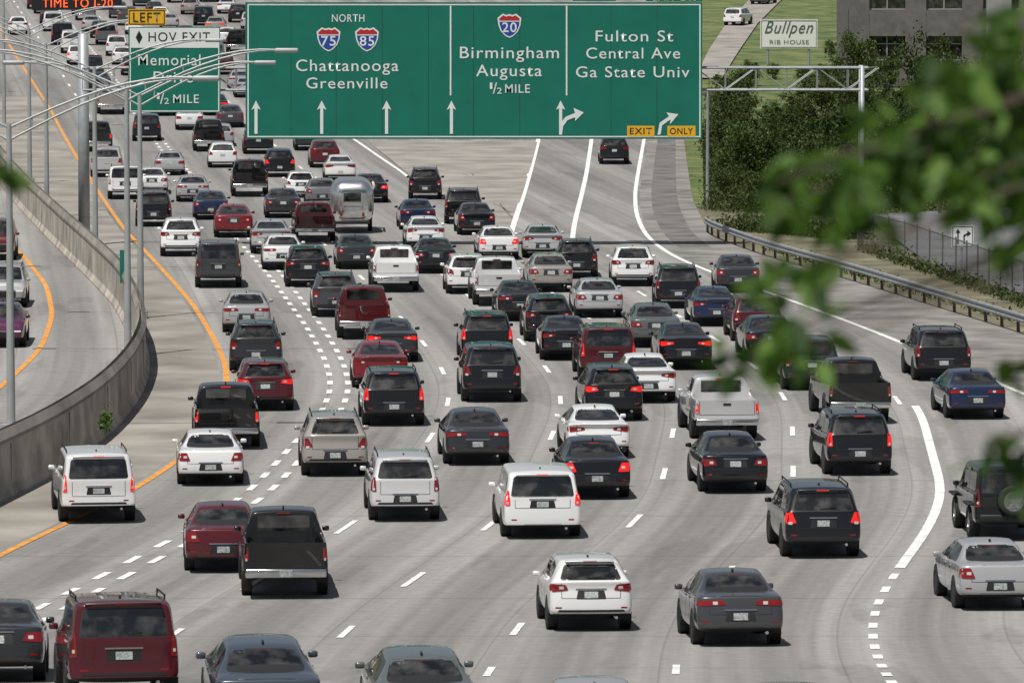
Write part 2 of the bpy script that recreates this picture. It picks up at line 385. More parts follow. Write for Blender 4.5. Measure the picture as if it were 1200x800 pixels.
def patch(bvh,poly,axis,off,mk,name,r=.03,cell=.09,depth=.02):
    """real panel laid over the body surface; polygon in x,z (rear) or y,z (side)"""
    bm=bmesh.new(); P=rounded(poly,r) if r else [Vector(p) for p in poly]
    vs=[bm.verts.new((p[0],p[1],0)) for p in P]; bm.faces.new(vs)
    for ax in(0,1):
        lo=min(p[ax] for p in P); hi=max(p[ax] for p in P); t=lo+cell
        while t<hi-.01:
            no=(1,0,0) if ax==0 else (0,1,0); co=(t,0,0) if ax==0 else (0,t,0)
            bmesh.ops.bisect_plane(bm,geom=bm.verts[:]+bm.edges[:]+bm.faces[:],plane_co=co,plane_no=no); t+=cell
    D={'rear':Vector((0,1,0)),'right':Vector((-1,0,0)),'left':Vector((1,0,0))}[axis]
    for v in bm.verts:
        a,b_=v.co.x,v.co.y
        o={'rear':Vector((a,-4,b_)),'right':Vector((4,a,b_)),'left':Vector((-4,a,b_))}[axis]
        h=bvh.ray_cast(o,D)
        if h[0] is None: h=bvh.find_nearest(o+D*4 if axis!='rear' else Vector((a,.2,b_)))
        v.co=h[0]-D*off
    if depth:
        be=[e for e in bm.edges if e.is_boundary]; rr=bmesh.ops.extrude_edge_only(bm,edges=be)
        for v in rr['geom']:
            if isinstance(v,bmesh.types.BMVert): v.co+=D*(off+depth)
    bmesh.ops.recalc_face_normals(bm,faces=bm.faces)
    for f in bm.faces: f.smooth=depth==0
    me=bpy.data.meshes.new(name); bm.to_mesh(me); bm.free(); me.materials.append(M[mk]); return (name,me)
def lathe(prof,n_=24):
    v=[];f=[]
    for x,r in prof:
        for i in range(n_):
            t=2*math.pi*i/n_; v.append((x,r*math.cos(t),r*math.sin(t)))
    for a in range(len(prof)-1):
        for i in range(n_): f.append((a*n_+i,a*n_+(i+1)%n_,(a+1)*n_+(i+1)%n_,(a+1)*n_+i))
    return v,f
def wheel_meshes(r,w):
    v,f=lathe([(-w/2+.03,r*.62),(-w/2,r*.68),(-w/2,r*.93),(-w/2+.03,r),(w/2-.03,r),(w/2,r*.93),(w/2,r*.68),(w/2-.03,r*.62),(-w/2+.03,r*.62)])
    ty=mesh('tyre',v,f,M['tyre'],True)
    mb=MB(); v,f=lathe([(-w/2+.02,r*.66),(-w/2+.02,r*.58),(-w/2+.06,r*.56),(w/2-.06,r*.56),(w/2-.02,r*.58),(w/2-.02,r*.66)]); mb.v=v;mb.f=f
    for sx_ in(-1,1):
        for k in range(5):
            t=2*math.pi*k/5; rot=Matrix.Rotation(t,3,'X'); mb.box(rot@Vector((sx_*(w/2-.035),0,r*.3)),(.03,r*.2,r*.62),rot)
        mb.tube((sx_*(w/2-.06),0,0),(sx_*(w/2-.015),0,0),r*.16,n=12)
    mb.tube((-w/2+.09,0,0),(w/2-.09,0,0),r*.55,n=16)
    return ty,mb.me('rim',M['rim'])
B={}
B['sedan']=dict(L=4.82,w=.92,H=1.45,z=(.46,.68,.88),r=.335,
 st=[(0,.86,.30,1.0,1.04,.74),(.44,.915,.28,1.0,1.08,.74),(.78,.92,.24,1.0,1.08,.74),(1.40,.92,.24,.97,1.39,.61),(1.55,.92,.24,.97,1.43,.63),(2.30,.92,.24,.96,1.46,.64),(2.38,.92,.24,.96,1.46,.64),(3.0,.92,.24,.95,1.42,.61),(3.72,.92,.25,.94,1.0,.72),(4.4,.90,.26,.84,.92,.68),(4.82,.78,.30,.66,.72,.6)],
 ws=7,yo=[.10,.02,0,.03,.08,.12,.14,.16,.17,.17,.17],ax=(1.02,3.85),bulge=.07,
 side=[[(1.12,1.03),(1.56,1.34),(2.30,1.385),(2.30,1.0)],[(2.38,1.0),(2.38,1.385),(2.96,1.35),(3.5,1.01)]],doors=(1.55,2.34,3.3),win=[(-.66,1.105),(.66,1.105),(.53,1.365),(-.53,1.365)],hm=1.35)
B['sedan_b']=dict(L=4.65,w=.91,H=1.43,z=(.44,.74,.92),r=.33,
 st=[(0,.84,.31,1.03,1.07,.70),(.36,.905,.29,1.03,1.10,.70),(.58,.91,.24,1.01,1.12,.70),(1.55,.91,.24,.97,1.38,.59),(1.72,.91,.24,.97,1.41,.61),(2.25,.91,.24,.95,1.44,.62),(2.33,.91,.24,.95,1.44,.62),(2.85,.91,.24,.94,1.40,.58),(3.62,.91,.25,.92,.98,.70),(4.25,.89,.26,.82,.90,.66),(4.65,.76,.30,.64,.70,.58)],
 ws=7,yo=[.14,.02,0,.06,.12,.07,.07,.10,.12,.12,.12],ax=(.98,3.72),bulge=.09,capw=.90,
 side=[[(1.05,1.05),(1.65,1.33),(2.25,1.375),(2.25,1.0)],[(2.33,1.0),(2.33,1.375),(2.82,1.33),(3.4,.99)]],doors=(1.55,2.29,3.2),win=[(-.64,1.135),(.64,1.135),(.50,1.35),(-.50,1.35)],hm=1.5)
B['suv']=dict(L=4.7,w=.94,H=1.70,z=(.50,.78,.93),r=.37,hard=1,
 st=[(0,.91,.36,1.12,1.64,.72),(.5,.94,.33,1.12,1.68,.74),(.62,.94,.30,1.11,1.69,.745),(1.55,.94,.30,1.08,1.71,.75),(1.64,.94,.30,1.08,1.71,.75),(2.5,.94,.30,1.06,1.70,.75),(2.58,.94,.30,1.06,1.70,.75),(3.02,.935,.30,1.05,1.64,.71),(3.68,.93,.30,1.04,1.12,.77),(4.35,.92,.32,.96,1.05,.74),(4.7,.82,.36,.80,.88,.66)],
 ws=7,yo=[.08,.0,0,.05,.08,.10,.12,.34,.34,.32,.32],ax=(.90,3.7),
 side=[[(.42,1.22),(.50,1.54),(1.5,1.61),(1.5,1.14)],[(1.6,1.13),(1.6,1.61),(2.5,1.61),(2.5,1.11)],[(2.58,1.11),(2.58,1.61),(2.98,1.56),(3.45,1.10)]],doors=(1.55,2.54,3.4),win=[(-.72,1.17),(.72,1.17),(.62,1.56),(-.62,1.56)],hm=.36)
B['crossover']=dict(L=4.5,w=.925,H=1.63,z=(.48,.80,.96),r=.36,
 st=[(0,.89,.33,1.13,1.55,.62),(.70,.925,.31,1.12,1.60,.66),(.82,.925,.29,1.10,1.61,.67),(1.5,.925,.29,1.06,1.64,.69),(1.6,.925,.29,1.06,1.64,.69),(2.4,.925,.29,1.03,1.63,.69),(2.48,.925,.29,1.03,1.63,.69),(2.95,.92,.29,1.02,1.57,.65),(3.6,.92,.30,1.0,1.08,.74),(4.2,.90,.32,.90,.99,.70),(4.5,.79,.35,.76,.84,.62)],
 ws=7,yo=[.12,.02,0,.06,.12,.10,.12,.50,.50,.46,.46],ax=(.86,3.55),bulge=.09,capw=.91,
 side=[[(.62,1.20),(.74,1.44),(1.45,1.54),(1.45,1.12)],[(1.55,1.11),(1.55,1.54),(2.38,1.54),(2.38,1.08)],[(2.47,1.08),(2.47,1.54),(2.9,1.49),(3.38,1.06)]],doors=(1.5,2.43,3.3),win=[(-.66,1.19),(.66,1.19),(.53,1.49),(-.53,1.49)],hm=.54)
B['big_suv']=dict(L=5.2,w=1.0,H=1.90,z=(.55,.80,.95),r=.40,hard=1,
 st=[(0,.97,.42,1.2,1.84,.82),(.40,1.0,.38,1.2,1.88,.84),(.50,1.0,.36,1.2,1.89,.84),(1.6,1.0,.36,1.18,1.90,.845),(1.70,1.0,.36,1.18,1.90,.845),(2.7,1.0,.36,1.17,1.89,.845),(2.78,1.0,.36,1.17,1.89,.845),(3.3,1.0,.36,1.16,1.82,.80),(3.95,1.0,.36,1.15,1.22,.85),(4.8,.98,.38,1.10,1.18,.83),(5.2,.9,.42,.95,1.02,.74)],
 ws=7,yo=[.1,.0,0,.04,.05,.06,.07,.20,.20,.18,.18],ax=(1.05,4.1),capw=.955,
 side=[[(.36,1.28),(.42,1.74),(1.58,1.79),(1.58,1.26)],[(1.68,1.26),(1.68,1.79),(2.68,1.79),(2.68,1.25)],[(2.78,1.25),(2.78,1.79),(3.22,1.73),(3.7,1.23)]],doors=(1.64,2.73,3.6),win=[(-.77,1.25),(.77,1.25),(.70,1.74),(-.70,1.74)],hm=.2)
B['minivan']=dict(L=5.1,w=.99,H=1.75,z=(.48,.86,1.0),r=.35,hard=1,
 st=[(0,.95,.30,1.12,1.70,.80),(.44,.99,.28,1.11,1.74,.82),(.54,.99,.26,1.10,1.75,.82),(1.7,.99,.26,1.07,1.76,.825),(1.8,.99,.26,1.07,1.76,.825),(2.7,.99,.26,1.04,1.75,.825),(2.78,.99,.26,1.03,1.75,.825),(3.35,.985,.26,1.01,1.67,.77),(4.25,.97,.26,.98,1.06,.80),(4.8,.94,.28,.86,.94,.72),(5.1,.82,.30,.7,.78,.62)],
 ws=7,yo=[.08,.0,0,.04,.06,.07,.08,.24,.24,.2,.2],ax=(1.0,4.1),capw=.95,
 side=[[(.38,1.18),(.44,1.60),(1.68,1.66),(1.68,1.13)],[(1.78,1.12),(1.78,1.66),(2.68,1.65),(2.68,1.09)],[(2.78,1.09),(2.78,1.65),(3.28,1.58),(3.95,1.06)]],doors=(1.73,2.73,3.9),win=[(-.78,1.13),(.78,1.13),(.69,1.62),(-.69,1.62)],hm=.24)
B['hatchback']=dict(L=4.2,w=.88,H=1.5,z=(.45,.75,.9),r=.32,
 st=[(0,.83,.30,1.0,1.42,.60),(.62,.88,.28,1.0,1.47,.62),(.74,.88,.24,1.0,1.48,.63),(1.4,.88,.24,.97,1.50,.64),(1.48,.88,.24,.97,1.50,.64),(2.2,.88,.24,.95,1.49,.64),(2.28,.88,.24,.95,1.49,.64),(2.75,.88,.24,.94,1.43,.60),(3.45,.88,.25,.92,.99,.69),(3.95,.86,.26,.82,.90,.64),(4.2,.76,.3,.68,.74,.58)],
 ws=7,yo=[.10,.0,0,.05,.08,.10,.12,.42,.42,.40,.40],ax=(.8,3.35),bulge=.08,
 side=[[(.50,1.09),(.62,1.34),(1.40,1.41),(1.40,1.03)],[(1.48,1.02),(1.48,1.41),(2.2,1.41),(2.2,1.0)],[(2.28,1.0),(2.28,1.41),(2.7,1.35),(3.2,.99)]],doors=(1.44,2.24,3.0),win=[(-.66,1.05),(.66,1.05),(.53,1.37),(-.53,1.37)],hm=.44)
B['pickup']=dict(L=5.75,w=1.0,H=1.9,z=(.66,.86,1.02),r=.41,hard=1,bed=1,
 st=[(0,.98,.60,1.27,1.3,.9,1),(.10,.985,.56,1.27,1.3,.9,1),(1.0,.985,.52,1.27,1.3,.9,1),(1.84,.985,.50,1.27,1.3,.9,1),(1.92,.98,.46,1.24,1.84,.74),(2.04,.98,.46,1.24,1.87,.76),(2.72,.98,.46,1.23,1.89,.77),(2.82,.98,.46,1.23,1.89,.77),(3.5,.98,.46,1.22,1.83,.73),(4.2,.98,.46,1.20,1.26,.83),(5.2,.98,.48,1.15,1.22,.82),(5.75,.92,.52,1.0,1.08,.76)],
 ws=8,yo=[.03,.02,0,0,0,0,.0,.0,.05,.07,.10],ax=(1.25,4.85),bulge=.01,
 side=[[(2.12,1.32),(2.12,1.76),(2.74,1.78),(2.74,1.30)],[(2.84,1.30),(2.84,1.78),(3.40,1.72),(3.95,1.27)]],doors=(1.88,2.79,3.9),win=None,hm=1.93)
TYPES={
 'sedan':('sedan',[(.50,.77),(.87,.74),(.87,.93),(.58,.92)],[(.12,.75),(.34,.80),(.22,.93),(.12,.93)],.80,0),
 'sedan_c':('sedan',[(.56,.74),(.87,.74),(.87,.97),(.66,.97)],[(.12,.76),(.24,.76),(.22,.95),(.14,.95)],.56,0),
 'sedan_d':('sedan',[(.30,.86),(.86,.83),(.86,.95),(.34,.95)],[(.12,.83),(.40,.88),(.16,.95)],.62,0),
 'sedan_b':('sedan_b',[(.40,.87),(.84,.80),(.85,.97),(.42,.94)],[(.14,.82),(.42,.90),(.2,.97)],.56,0),
 'suv':('suv',[(.66,.87),(.90,.85),(.90,1.11),(.76,1.13)],[(.10,.87),(.32,.95),(.20,1.11),(.10,1.11)],.86,1),
 'suv_b':('suv',[(.77,.82),(.90,.82),(.88,1.18),(.79,1.2)],[(.08,.84),(.16,.84),(.2,1.16),(.13,1.16)],.62,1),
 'suv_c':('crossover',[(.50,.95),(.86,.90),(.86,1.09),(.56,1.07)],[(.14,.92),(.40,1.0),(.16,1.09)],.84,1),
 'suv_d':('crossover',[(.62,.84),(.86,.80),(.85,1.06),(.76,1.06)],[(.14,.82),(.30,.90),(.2,1.04)],.60,1),
 'big_suv':('big_suv',[(.83,.88),(.955,.88),(.94,1.34),(.86,1.34)],None,.90,1),
 'minivan':('minivan',[(.81,.90),(.94,.88),(.92,1.26),(.84,1.28)],[(.07,.9),(.16,.9),(.18,1.22),(.1,1.22)],.92,0),
 'hatchback':('hatchback',[(.58,.80),(.83,.78),(.83,1.0),(.68,1.0)],[(.10,.82),(.28,.86),(.2,.99),(.12,.99)],.78,0),
 'pickup':('pickup',[(.865,.88),(.965,.88),(.965,1.18),(.865,1.18)],None,.60,0)}
LB={k:loft(s) for k,s in B.items()}
SPEC={};TEMPL={}
WHL={}
def mirr(p): return [(-x,z) for x,z in p][::-1]
for k,(bk,light,wrap,zp,opt) in TYPES.items():
    s=B[bk]; SPEC[k]=s; parts_,bvh=LB[bk]; w,H_=s['w'],s['H']
    core=list(parts_); det=[]
    if s['win']: 
        core.append(patch(bvh,s['win'],'rear',.004,'glass','rear_window',r=.07 if 'sedan' in bk else .05))
        x0=s['win'][1][0]+.025; z0=s['win'][0][1]-.02; z1=s['win'][2][1]+.02; x1=s['win'][2][0]+.025
        det.append(patch(bvh,[(-x0,z0),(x0,z0),(x1,z1),(-x1,z1)],'rear',.0015,'trim','window_seal',r=.08,depth=0))
    for p_ in(light,mirr(light)): core.append(patch(bvh,p_,'rear',.014,'tail','tail_light',r=.03,cell=.07))
    if wrap:
        core.append(patch(bvh,wrap,'right',.010,'tail','tail_light',r=.02,cell=.07)); core.append(patch(bvh,wrap,'left',.010,'tail','tail_light',r=.02,cell=.07))
    cx=sum(p[0] for p in light)/len(light); cz=sum(p[1] for p in light)/len(light); lw=max(p[0] for p in light)-min(p[0] for p in light)
    for sx_ in(-1,1):
        hw=min(.05,lw*.2); c0=cx-lw*.12 if lw>.25 else cx; zz=cz-(.0 if lw>.25 else .12)
        det.append(patch(bvh,[(sx_*c0-hw,zz-.035),(sx_*c0+hw,zz-.035),(sx_*c0+hw,zz+.03),(sx_*c0-hw,zz+.03)],'rear',.018,'rev','reversing_light',r=.012,depth=0))
    for sd in('right','left'):
        for sw in s['side']: core.append(patch(bvh,sw,sd,.004,'glass','side_window',r=.04,cell=.15))
        a=s['side'][0][0][1]-.12
        for yd in s['doors']: det.append(patch(bvh,[(yd-.008,.36 if bk!='pickup' else .55),(yd+.008,.36 if bk!='pickup' else .55),(yd+.008,a+.08),(yd-.008,a+.08)],sd,.0015,'trim','door_seam',r=0,depth=0))
        for yd in s['doors'][:2]: det.append(patch(bvh,[(yd+.06,a-.02),(yd+.24,a-.02),(yd+.24,a+.015),(yd+.06,a+.015)],sd,.02,'paint','door_handle',r=.01,depth=.01))
    if bk!='pickup':
        det.append(patch(bvh,[(-.33,zp-.10),(.33,zp-.10),(.29,zp+.10),(-.29,zp+.10)],'rear',.003,'trim','plate_recess',r=.03,depth=0))
        core.append(patch(bvh,[(-.15,zp-.072),(.15,zp-.072),(.15,zp+.072),(-.15,zp+.072)],'rear',.014,'plate','number_plate',r=.01,depth=.01))
        zs=s['z'][1]-(.02 if 'sedan' in bk else .04); xe=w*.70; ztop=s['win'][0][1]-.09
        seam=[[(-xe,zs-.007),(xe,zs-.007),(xe,zs+.007),(-xe,zs+.007)]]+[[(q*xe-.007,zs),(q*xe+.007,zs),(q*xe+.007,ztop),(q*xe-.007,ztop)] for q in(-1,1)]
        for q in seam: det.append(patch(bvh,q,'rear',.0016,'trim','trunk_seam',r=0,depth=0))
        zc=zp+.135; det.append(patch(bvh,[(-.34,zc-.014),(.34,zc-.014),(.34,zc+.014),(-.34,zc+.014)],'rear',.016,'chrome','chrome_strip',r=.01,depth=.01))
        zb=s['st'][0][2]; hh=.17 if opt else .10
        det.append(patch(bvh,[(-.78 if opt else -.55,zb+.03),(.78 if opt else .55,zb+.03),(.72 if opt else .46,zb+hh),(-.72 if opt else -.46,zb+hh)],'rear',.006,'trim','bumper_trim',r=.03,depth=.01))
        for q in(-1,1): det.append(patch(bvh,[(q*.72-.07,zb+.20),(q*.72+.07,zb+.20),(q*.72+.07,zb+.235),(q*.72-.07,zb+.235)],'rear',.004,'tail','reflector',r=.01,depth=0))
        det.append(('exhaust_pipe',MB().tube((w*.6,.02,zb-.02),(w*.6,.3,zb-.02),.035).me('e',M['chrome'])))
        zw=s['win'][0][1]
        if 'sedan' not in bk:
            yt=s['hm']; det.append(('spoiler',MB().box((0,yt-.06,H_-.055),(s['st'][1][5]*1.62,.22,.035)).me('sp',M['paint'],bevel=.014)))
            det.append(('brake_light',MB().box((0,yt-.165,H_-.055),(.30,.02,.022)).me('bl',M['tail'])))
            det.append(('rear_wiper',MB().box((.12,s['yo'][6]-.03,zw+.05),(.42,.02,.016),Matrix.Rotation(-.12,3,'Y')).me('wp',M['trim'])))
        else: det.append(('brake_light',MB().box((0,s['hm']+.02,H_-.085),(.28,.05,.02)).me('bl',M['tail'])))
    else:
        core.append(('number_plate',MB().box((0,-.17,.60),(.30,.015,.15)).me('pl',M['plate'])))
        core.append(('bumper',MB().box((0,-.06,.60),(1.88,.2,.20)).me('bp',M['chrome'],bevel=.03)))
        core.append(('rear_window',MB().box((0,1.885,1.57),(1.22,.02,.36)).me('rw',M['glass'])))
        for q in([(-.84,.82),(.84,.82),(.84,.835),(-.84,.835)],[(-.845,.82),(-.83,.82),(-.83,1.25),(-.845,1.25)],[(.83,.82),(.845,.82),(.845,1.25),(.83,1.25)]): det.append(patch(bvh,q,'rear',.002,'trim','tailgate_seam',r=0,depth=0))
        det.append(patch(bvh,[(-.12,1.12),(.12,1.12),(.12,1.19),(-.12,1.19)],'rear',.01,'trim','tailgate_handle',r=.02,depth=0))
        det.append(('brake_light',MB().box((0,1.9,1.80),(.30,.04,.03)).me('bl',M['tail'])))
    if bk in('suv','big_suv') or k=='suv_d':
        for sx_ in(-1,1):
            tw=s['st'][3][5]-.05; det.append(('roof_rail',MB().tube((sx_*tw,.9,H_+.04),(sx_*tw,2.8,H_+.04),.018,n=6).box((sx_*tw,.96,H_),(.03,.06,.08)).box((sx_*tw,2.74,H_),(.03,.06,.08)).me('rr',M['trim'])))
    ym=s['st'][s['ws']+1][0]-.42; zb=s['st'][s['ws']+1][3]+.07
    for sx_ in(-1,1): det.append(('door_mirror',MB().box((sx_*(w+.055),ym,zb),(.17,.09,.12)).me('door_mirror',M['paint'],bevel=.035)))
    det.append(('antenna',MB().box((0,(1.6 if 'sedan' in bk else 1.0) if bk!='pickup' else 2.2,H_+.015),(.04,.14,.06)).me('an',M['trim'],bevel=.012)))
    if s['r'] not in WHL:
        ty,rm=wheel_meshes(s['r'],.23); am=MB().tube((-.12,0,0),(.12,0,0),s['r']+.05,n=28).me('wheel_arch',M['trim']); WHL[s['r']]=(ty,rm,am)
    TEMPL[k]=dict(core=core,det=det)
softtop=patch(LB['big_suv'][1],[(-.80,1.22),(.80,1.22),(.74,1.84),(-.74,1.84)],'rear',.003,'trim','soft_top',r=.05)
CN={'black':(.005,.005,.0055),'charcoal':(.024,.026,.028),'dark grey':(.05,.052,.055),'grey':(.15,.153,.157),'silver':(.38,.383,.387),'light silver':(.56,.56,.56),'white':(.78,.78,.77),
 'dark red':(.08,.006,.009),'red':(.17,.010,.012),'dark blue':(.008,.018,.055),'blue grey':(.05,.065,.085),'beige':(.30,.28,.25),'purple':(.09,.02,.06),'dark green':(.012,.026,.018),'grey green':(.10,.115,.108)}
NAME={'sedan':'sedan','suv':'sport_utility_vehicle','big_suv':'sport_utility_vehicle','minivan':'minivan','hatchback':'hatchback','pickup':'pickup_truck','jeep':'off_road_vehicle'}
CAT={'sedan':'car','suv':'car','big_suv':'car','minivan':'van','hatchback':'car','pickup':'truck','jeep':'car'}
WORDS={'sedan':'sedan','suv':'sport utility vehicle','big_suv':'large sport utility vehicle','minivan':'minivan','hatchback':'hatchback','pickup':'pickup truck','jeep':'off-road vehicle with rear spare wheel'}
placed=[]
def heading(p):
    Y=p.y; hb=math.atan((base(Y+8)-base(Y-8))/16)*.62
    if p.x>base(Y)+LW*3.2 and Y>215: hb=math.radians(-.5)
    t=min(1,max(0,(Y-175)/30)); return (1-t)*math.radians(-3.8)+t*hb
def car(kind,colr,p,hd=None,lod=False,brake=None,where='in freeway traffic',group='cars in the freeway traffic'):
    jeep=kind=='jeep'; kk='big_suv' if jeep else kind
    fam=kind if kind in('big_suv','jeep') else kind.split('_')[0]
    T=TEMPL[kk]; s=SPEC[kk]
    if hd is None: hd=heading(p)
    root=newobj(NAME[fam],None,loc=p+Vector((0,0,.014)),label=f"{colr} {WORDS[fam]} {where}",cat=CAT[fam],group=group)
    root.empty_display_size=.3
    root.rotation_euler=(math.atan(sl(p.y+2))*math.cos(hd),0,-hd)
    f_=(1+random.uniform(-.03,.03)); f2=1+random.uniform(-.04,.03)
    if jeep: root.scale=(.93,.80,.98)
    else: root.scale=(f_,f2,f_*(1+random.uniform(-.045,.04)))
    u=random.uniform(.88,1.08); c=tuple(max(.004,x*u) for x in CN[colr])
    br=brake if brake is not None else random.random()<.09
    for nm,me in T['core']+(T['det'] if not lod else []):
        if jeep and nm in('number_plate','chrome_strip','spoiler','rear_wiper','brake_light','roof_rail','plate_recess'): continue
        if nm=='roof_rail' and kk=='suv' and int(p.x*10)%3==0: continue
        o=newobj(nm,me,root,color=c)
        if br and nm in('tail_light','brake_light'):
            o.material_slots[0].link='OBJECT'; o.material_slots[0].material=M['tail_on']
    ty,rm,am=WHL[s['r']]
    for y in s['ax']:
        for sx_ in(-1,1):
            wo=newobj('wheel',ty,root,loc=(sx_*(s['w']-.105),y,s['r']-.005))
            newobj('wheel_arch',am,root,loc=(sx_*(s['w']-.118),y,s['r']+.01))
            if not lod: newobj('rim',rm,wo)
            if jeep: wo.scale=(1.25,1.25,1.05); wo.location.z=s['r']*1.05
            if jeep: newobj('fender_flare',MB().box((sx_*1.02,y,.90),(.22,.95,.06)).me('ff',M['trim'],bevel=.02),root)
    if jeep:
        newobj(softtop[0],softtop[1],root)
        newobj('rear_window',MB().box((0,.075,1.52),(1.1,.02,.40),Matrix.Rotation(-.1,3,'X')).me('jw',M['glass']),root)
        wo=newobj('spare_wheel',ty,root,loc=(.05,-.18,1.05)); wo.rotation_euler=(0,0,math.pi/2); wo.scale=(1,1.05,1.0); newobj('rim',rm,wo)
        newobj('bumper',MB().box((0,-.08,.60),(1.7,.22,.18)).me('jb',M['trim'],bevel=.03),root)
    placed.append((p.x,p.y)); return root
lst='''pickup black 113 178
suv silver 125 208
suv black 172 166
sedan white 222 153
pickup black 245 178
hatchback white 261 197
hatchback silver 259 172
suv black 303 181
sedan dark+grey 270 150
suv charcoal 363 177
suv_d black 328 208
suv_c dark+red 381 197
sedan_b white 399 213
pickup black 293 231
sedan silver 199 206
sedan_d silver 226 237
hatchback white 353 232
sedan_c grey 378 242
sedan black 435 238
big_suv white 147 234
sedan white 178 228
suv_b black 180 266
sedan_c dark+blue 247 258
sedan charcoal 332 256
sedan red 274 279
pickup dark+red 369 284
suv_d black 498 234
suv_b black 543 263
sedan_d dark+blue 490 270
sedan_c black 559 276
sedan_b silver 318 298
suv_c white 212 301
sedan_d white 332 317
big_suv dark+grey 256 338
suv_c black 361 337
sedan_c charcoal 418 316
sedan_b white 499 293
sedan black 511 321
pickup white 464 343
hatchback white 549 345
sedan_c white 585 305
sedan_b silver 636 303
suv_d black 676 327
pickup light+silver 585 359
sedan beige 646 343
suv_c white 742 336
sedan_c charcoal 865 344
suv_c black 720 193
suv_b black 795 362
sedan_d black 610 377
sedan silver 703 373
sedan_b dark+blue 840 383
suv_d dark+grey 394 372
sedan_d silver 289 391
pickup dark+red 427 398
suv_c black 644 401
sedan_b black 664 423
sedan grey+green 769 408
sedan_b black 804 434
suv dark+red 888 401
sedan_b charcoal 460 425
sedan_b red 446 456
suv_b black 571 425
big_suv dark+red 713 446
suv_d charcoal 300 436
suv_c dark+red 311 482
suv_b black 462 500
suv black 577 472
sedan_b white 760 473
suv_c black 720 494
pickup light+silver 852 517
suv dark+green 952 458
sedan black 905 423
pickup black 1008 497
suv_b black 1106 447
sedan_d dark+blue 1146 492
pickup black 266 527
sedan_c white 247 570
suv_d beige 393 559
sedan_d charcoal 560 546
sedan_b white 702 538
sedan_c black 700 586
sedan black 862 579
suv_b black 1008 558
big_suv white 116 614 -8
suv_b light+silver 475 612
minivan white 636 632
suv black 965 655
jeep black 1184 634
sedan_c dark+red 262 672
pickup black 335 702
big_suv dark+red 146 826 -8
suv_c white 693 740
sedan_d dark+grey 868 758
sedan_c silver 1172 716
sedan charcoal -4 800
sedan blue+grey 315 868 -6
sedan_c grey+green 502 877 -5
sedan silver 706 925
sedan silver 946 935'''
for ln in lst.split('\n'):
    q=ln.split(); k,c,x,y=q[:4]; c=c.replace('+',' '); p=G(float(x),float(y))
    br=None
    if (x,y) in (('700','586'),('804','434'),('1008','558'),('720','494'),('462','500'),('571','425'),('116','614'),('713','446'),('636','632')): br=True
    if (x,y) in (('720','193'),('868','758'),('315','868'),('502','877')): br=False
    car(k,c,p,hd=math.radians(float(q[4])) if len(q)>4 else None,lod=p.y>310,brake=br)
kinds=['sedan','sedan_b','sedan_c','suv','suv_c','pickup','hatchback','minivan','big_suv','sedan_d']; cols=['black','black','charcoal','white','white','silver','silver','grey','black','dark blue','white','dark grey','beige','dark red','charcoal']
for k in range(-2,5):
    Y=392+random.uniform(0,8)
    while Y<590:
        x=base(Y)+LW*(k+.5)+random.uniform(-.25,.25)
        px=600+6500*x/Y
        if x>orange(Y)+1.2 and px>-20 and px<300 and all((x-a)**2+((Y-b_)*.35)**2>2.6**2 for a,b_ in placed):
            car(random.choice(kinds),random.choice(cols),Vector((x,Y,zg(Y))),lod=True)
        Y+=random.uniform(10,26)
for k,c,x,y in(('suv','dark red',-2,298),('suv_b','silver',8,352),('sedan','purple',6,396),('sedan','white',-30,240)):
    p=G(x,y); car(k,c,p,hd=heading(p)+math.pi,where='driving toward us in opposite lanes',group='oncoming cars')
for k,c,x,y in(('suv','white',858,31),('sedan','dark grey',888,6)):
    p=G(x,y); car(k,c,p,hd=.3,lod=True,where='on the side road up the slope',group='cars on the side road')
# ------------------------------------------------------------------ travel trailer
p=G(413,274); tr=newobj('travel_trailer',None,loc=p,label='polished aluminium rounded travel trailer in freeway traffic',cat='trailer'); tr.rotation_euler=(0,0,math.radians(2.2))
tr.scale=(.90,.85,1.0)
bm=bmesh.new(); bmesh.ops.create_cube(bm,size=1)
for v_ in bm.verts: v_.co=Vector((v_.co.x*2.35,v_.co.y*6.4+3.2,v_.co.z*2.15+1.52))
bmesh.ops.bevel(bm,geom=bm.edges[:],offset=.72,segments=8,affect='EDGES',profile=.5)
me=bpy.data.meshes.new('shell'); bm.to_mesh(me); bm.free(); me.materials.append(M['airs']); me.polygons.foreach_set('use_smooth',[True]*len(me.polygons)); newobj('body',me,tr)
newobj('rear_window',MB().box((0,-.01,1.80),(.95,.05,.45)).me('w',M['glass'],bevel=.02),tr)
newobj('window',MB().box((1.175,2.2,1.75),(.04,1.2,.5)).me('w',M['glass'],bevel=.015),tr)
newobj('window',MB().box((1.175,4.4,1.75),(.04,.8,.5)).me('w',M['glass'],bevel=.015),tr)
newobj('awning',MB().tube((1.2,.9,2.3),(1.2,5.5,2.3),.07).me('a',M['awn']),tr)
newobj('bumper',MB().box((0,.02,.55),(1.9,.15,.15)).me('b',M['trim'],bevel=.02),tr)
newobj('panel_seam',MB().box((0,-.005,1.35),(.95,.03,.03)).me('b',M['trim']),tr)
newobj('number_plate',MB().box((0,-.02,.95),(.3,.03,.15)).me('b',M['plate']),tr)
for sx_ in(-1,1):
    newobj('tail_light',MB().box((sx_*.60,.03,.95),(.12,.12,.2)).me('l',M['tail'],bevel=.01),tr)
    for y in(2.8,3.7): newobj('wheel',WHL[B['suv']['r']][0],tr,loc=(sx_*1.0,y,.37))
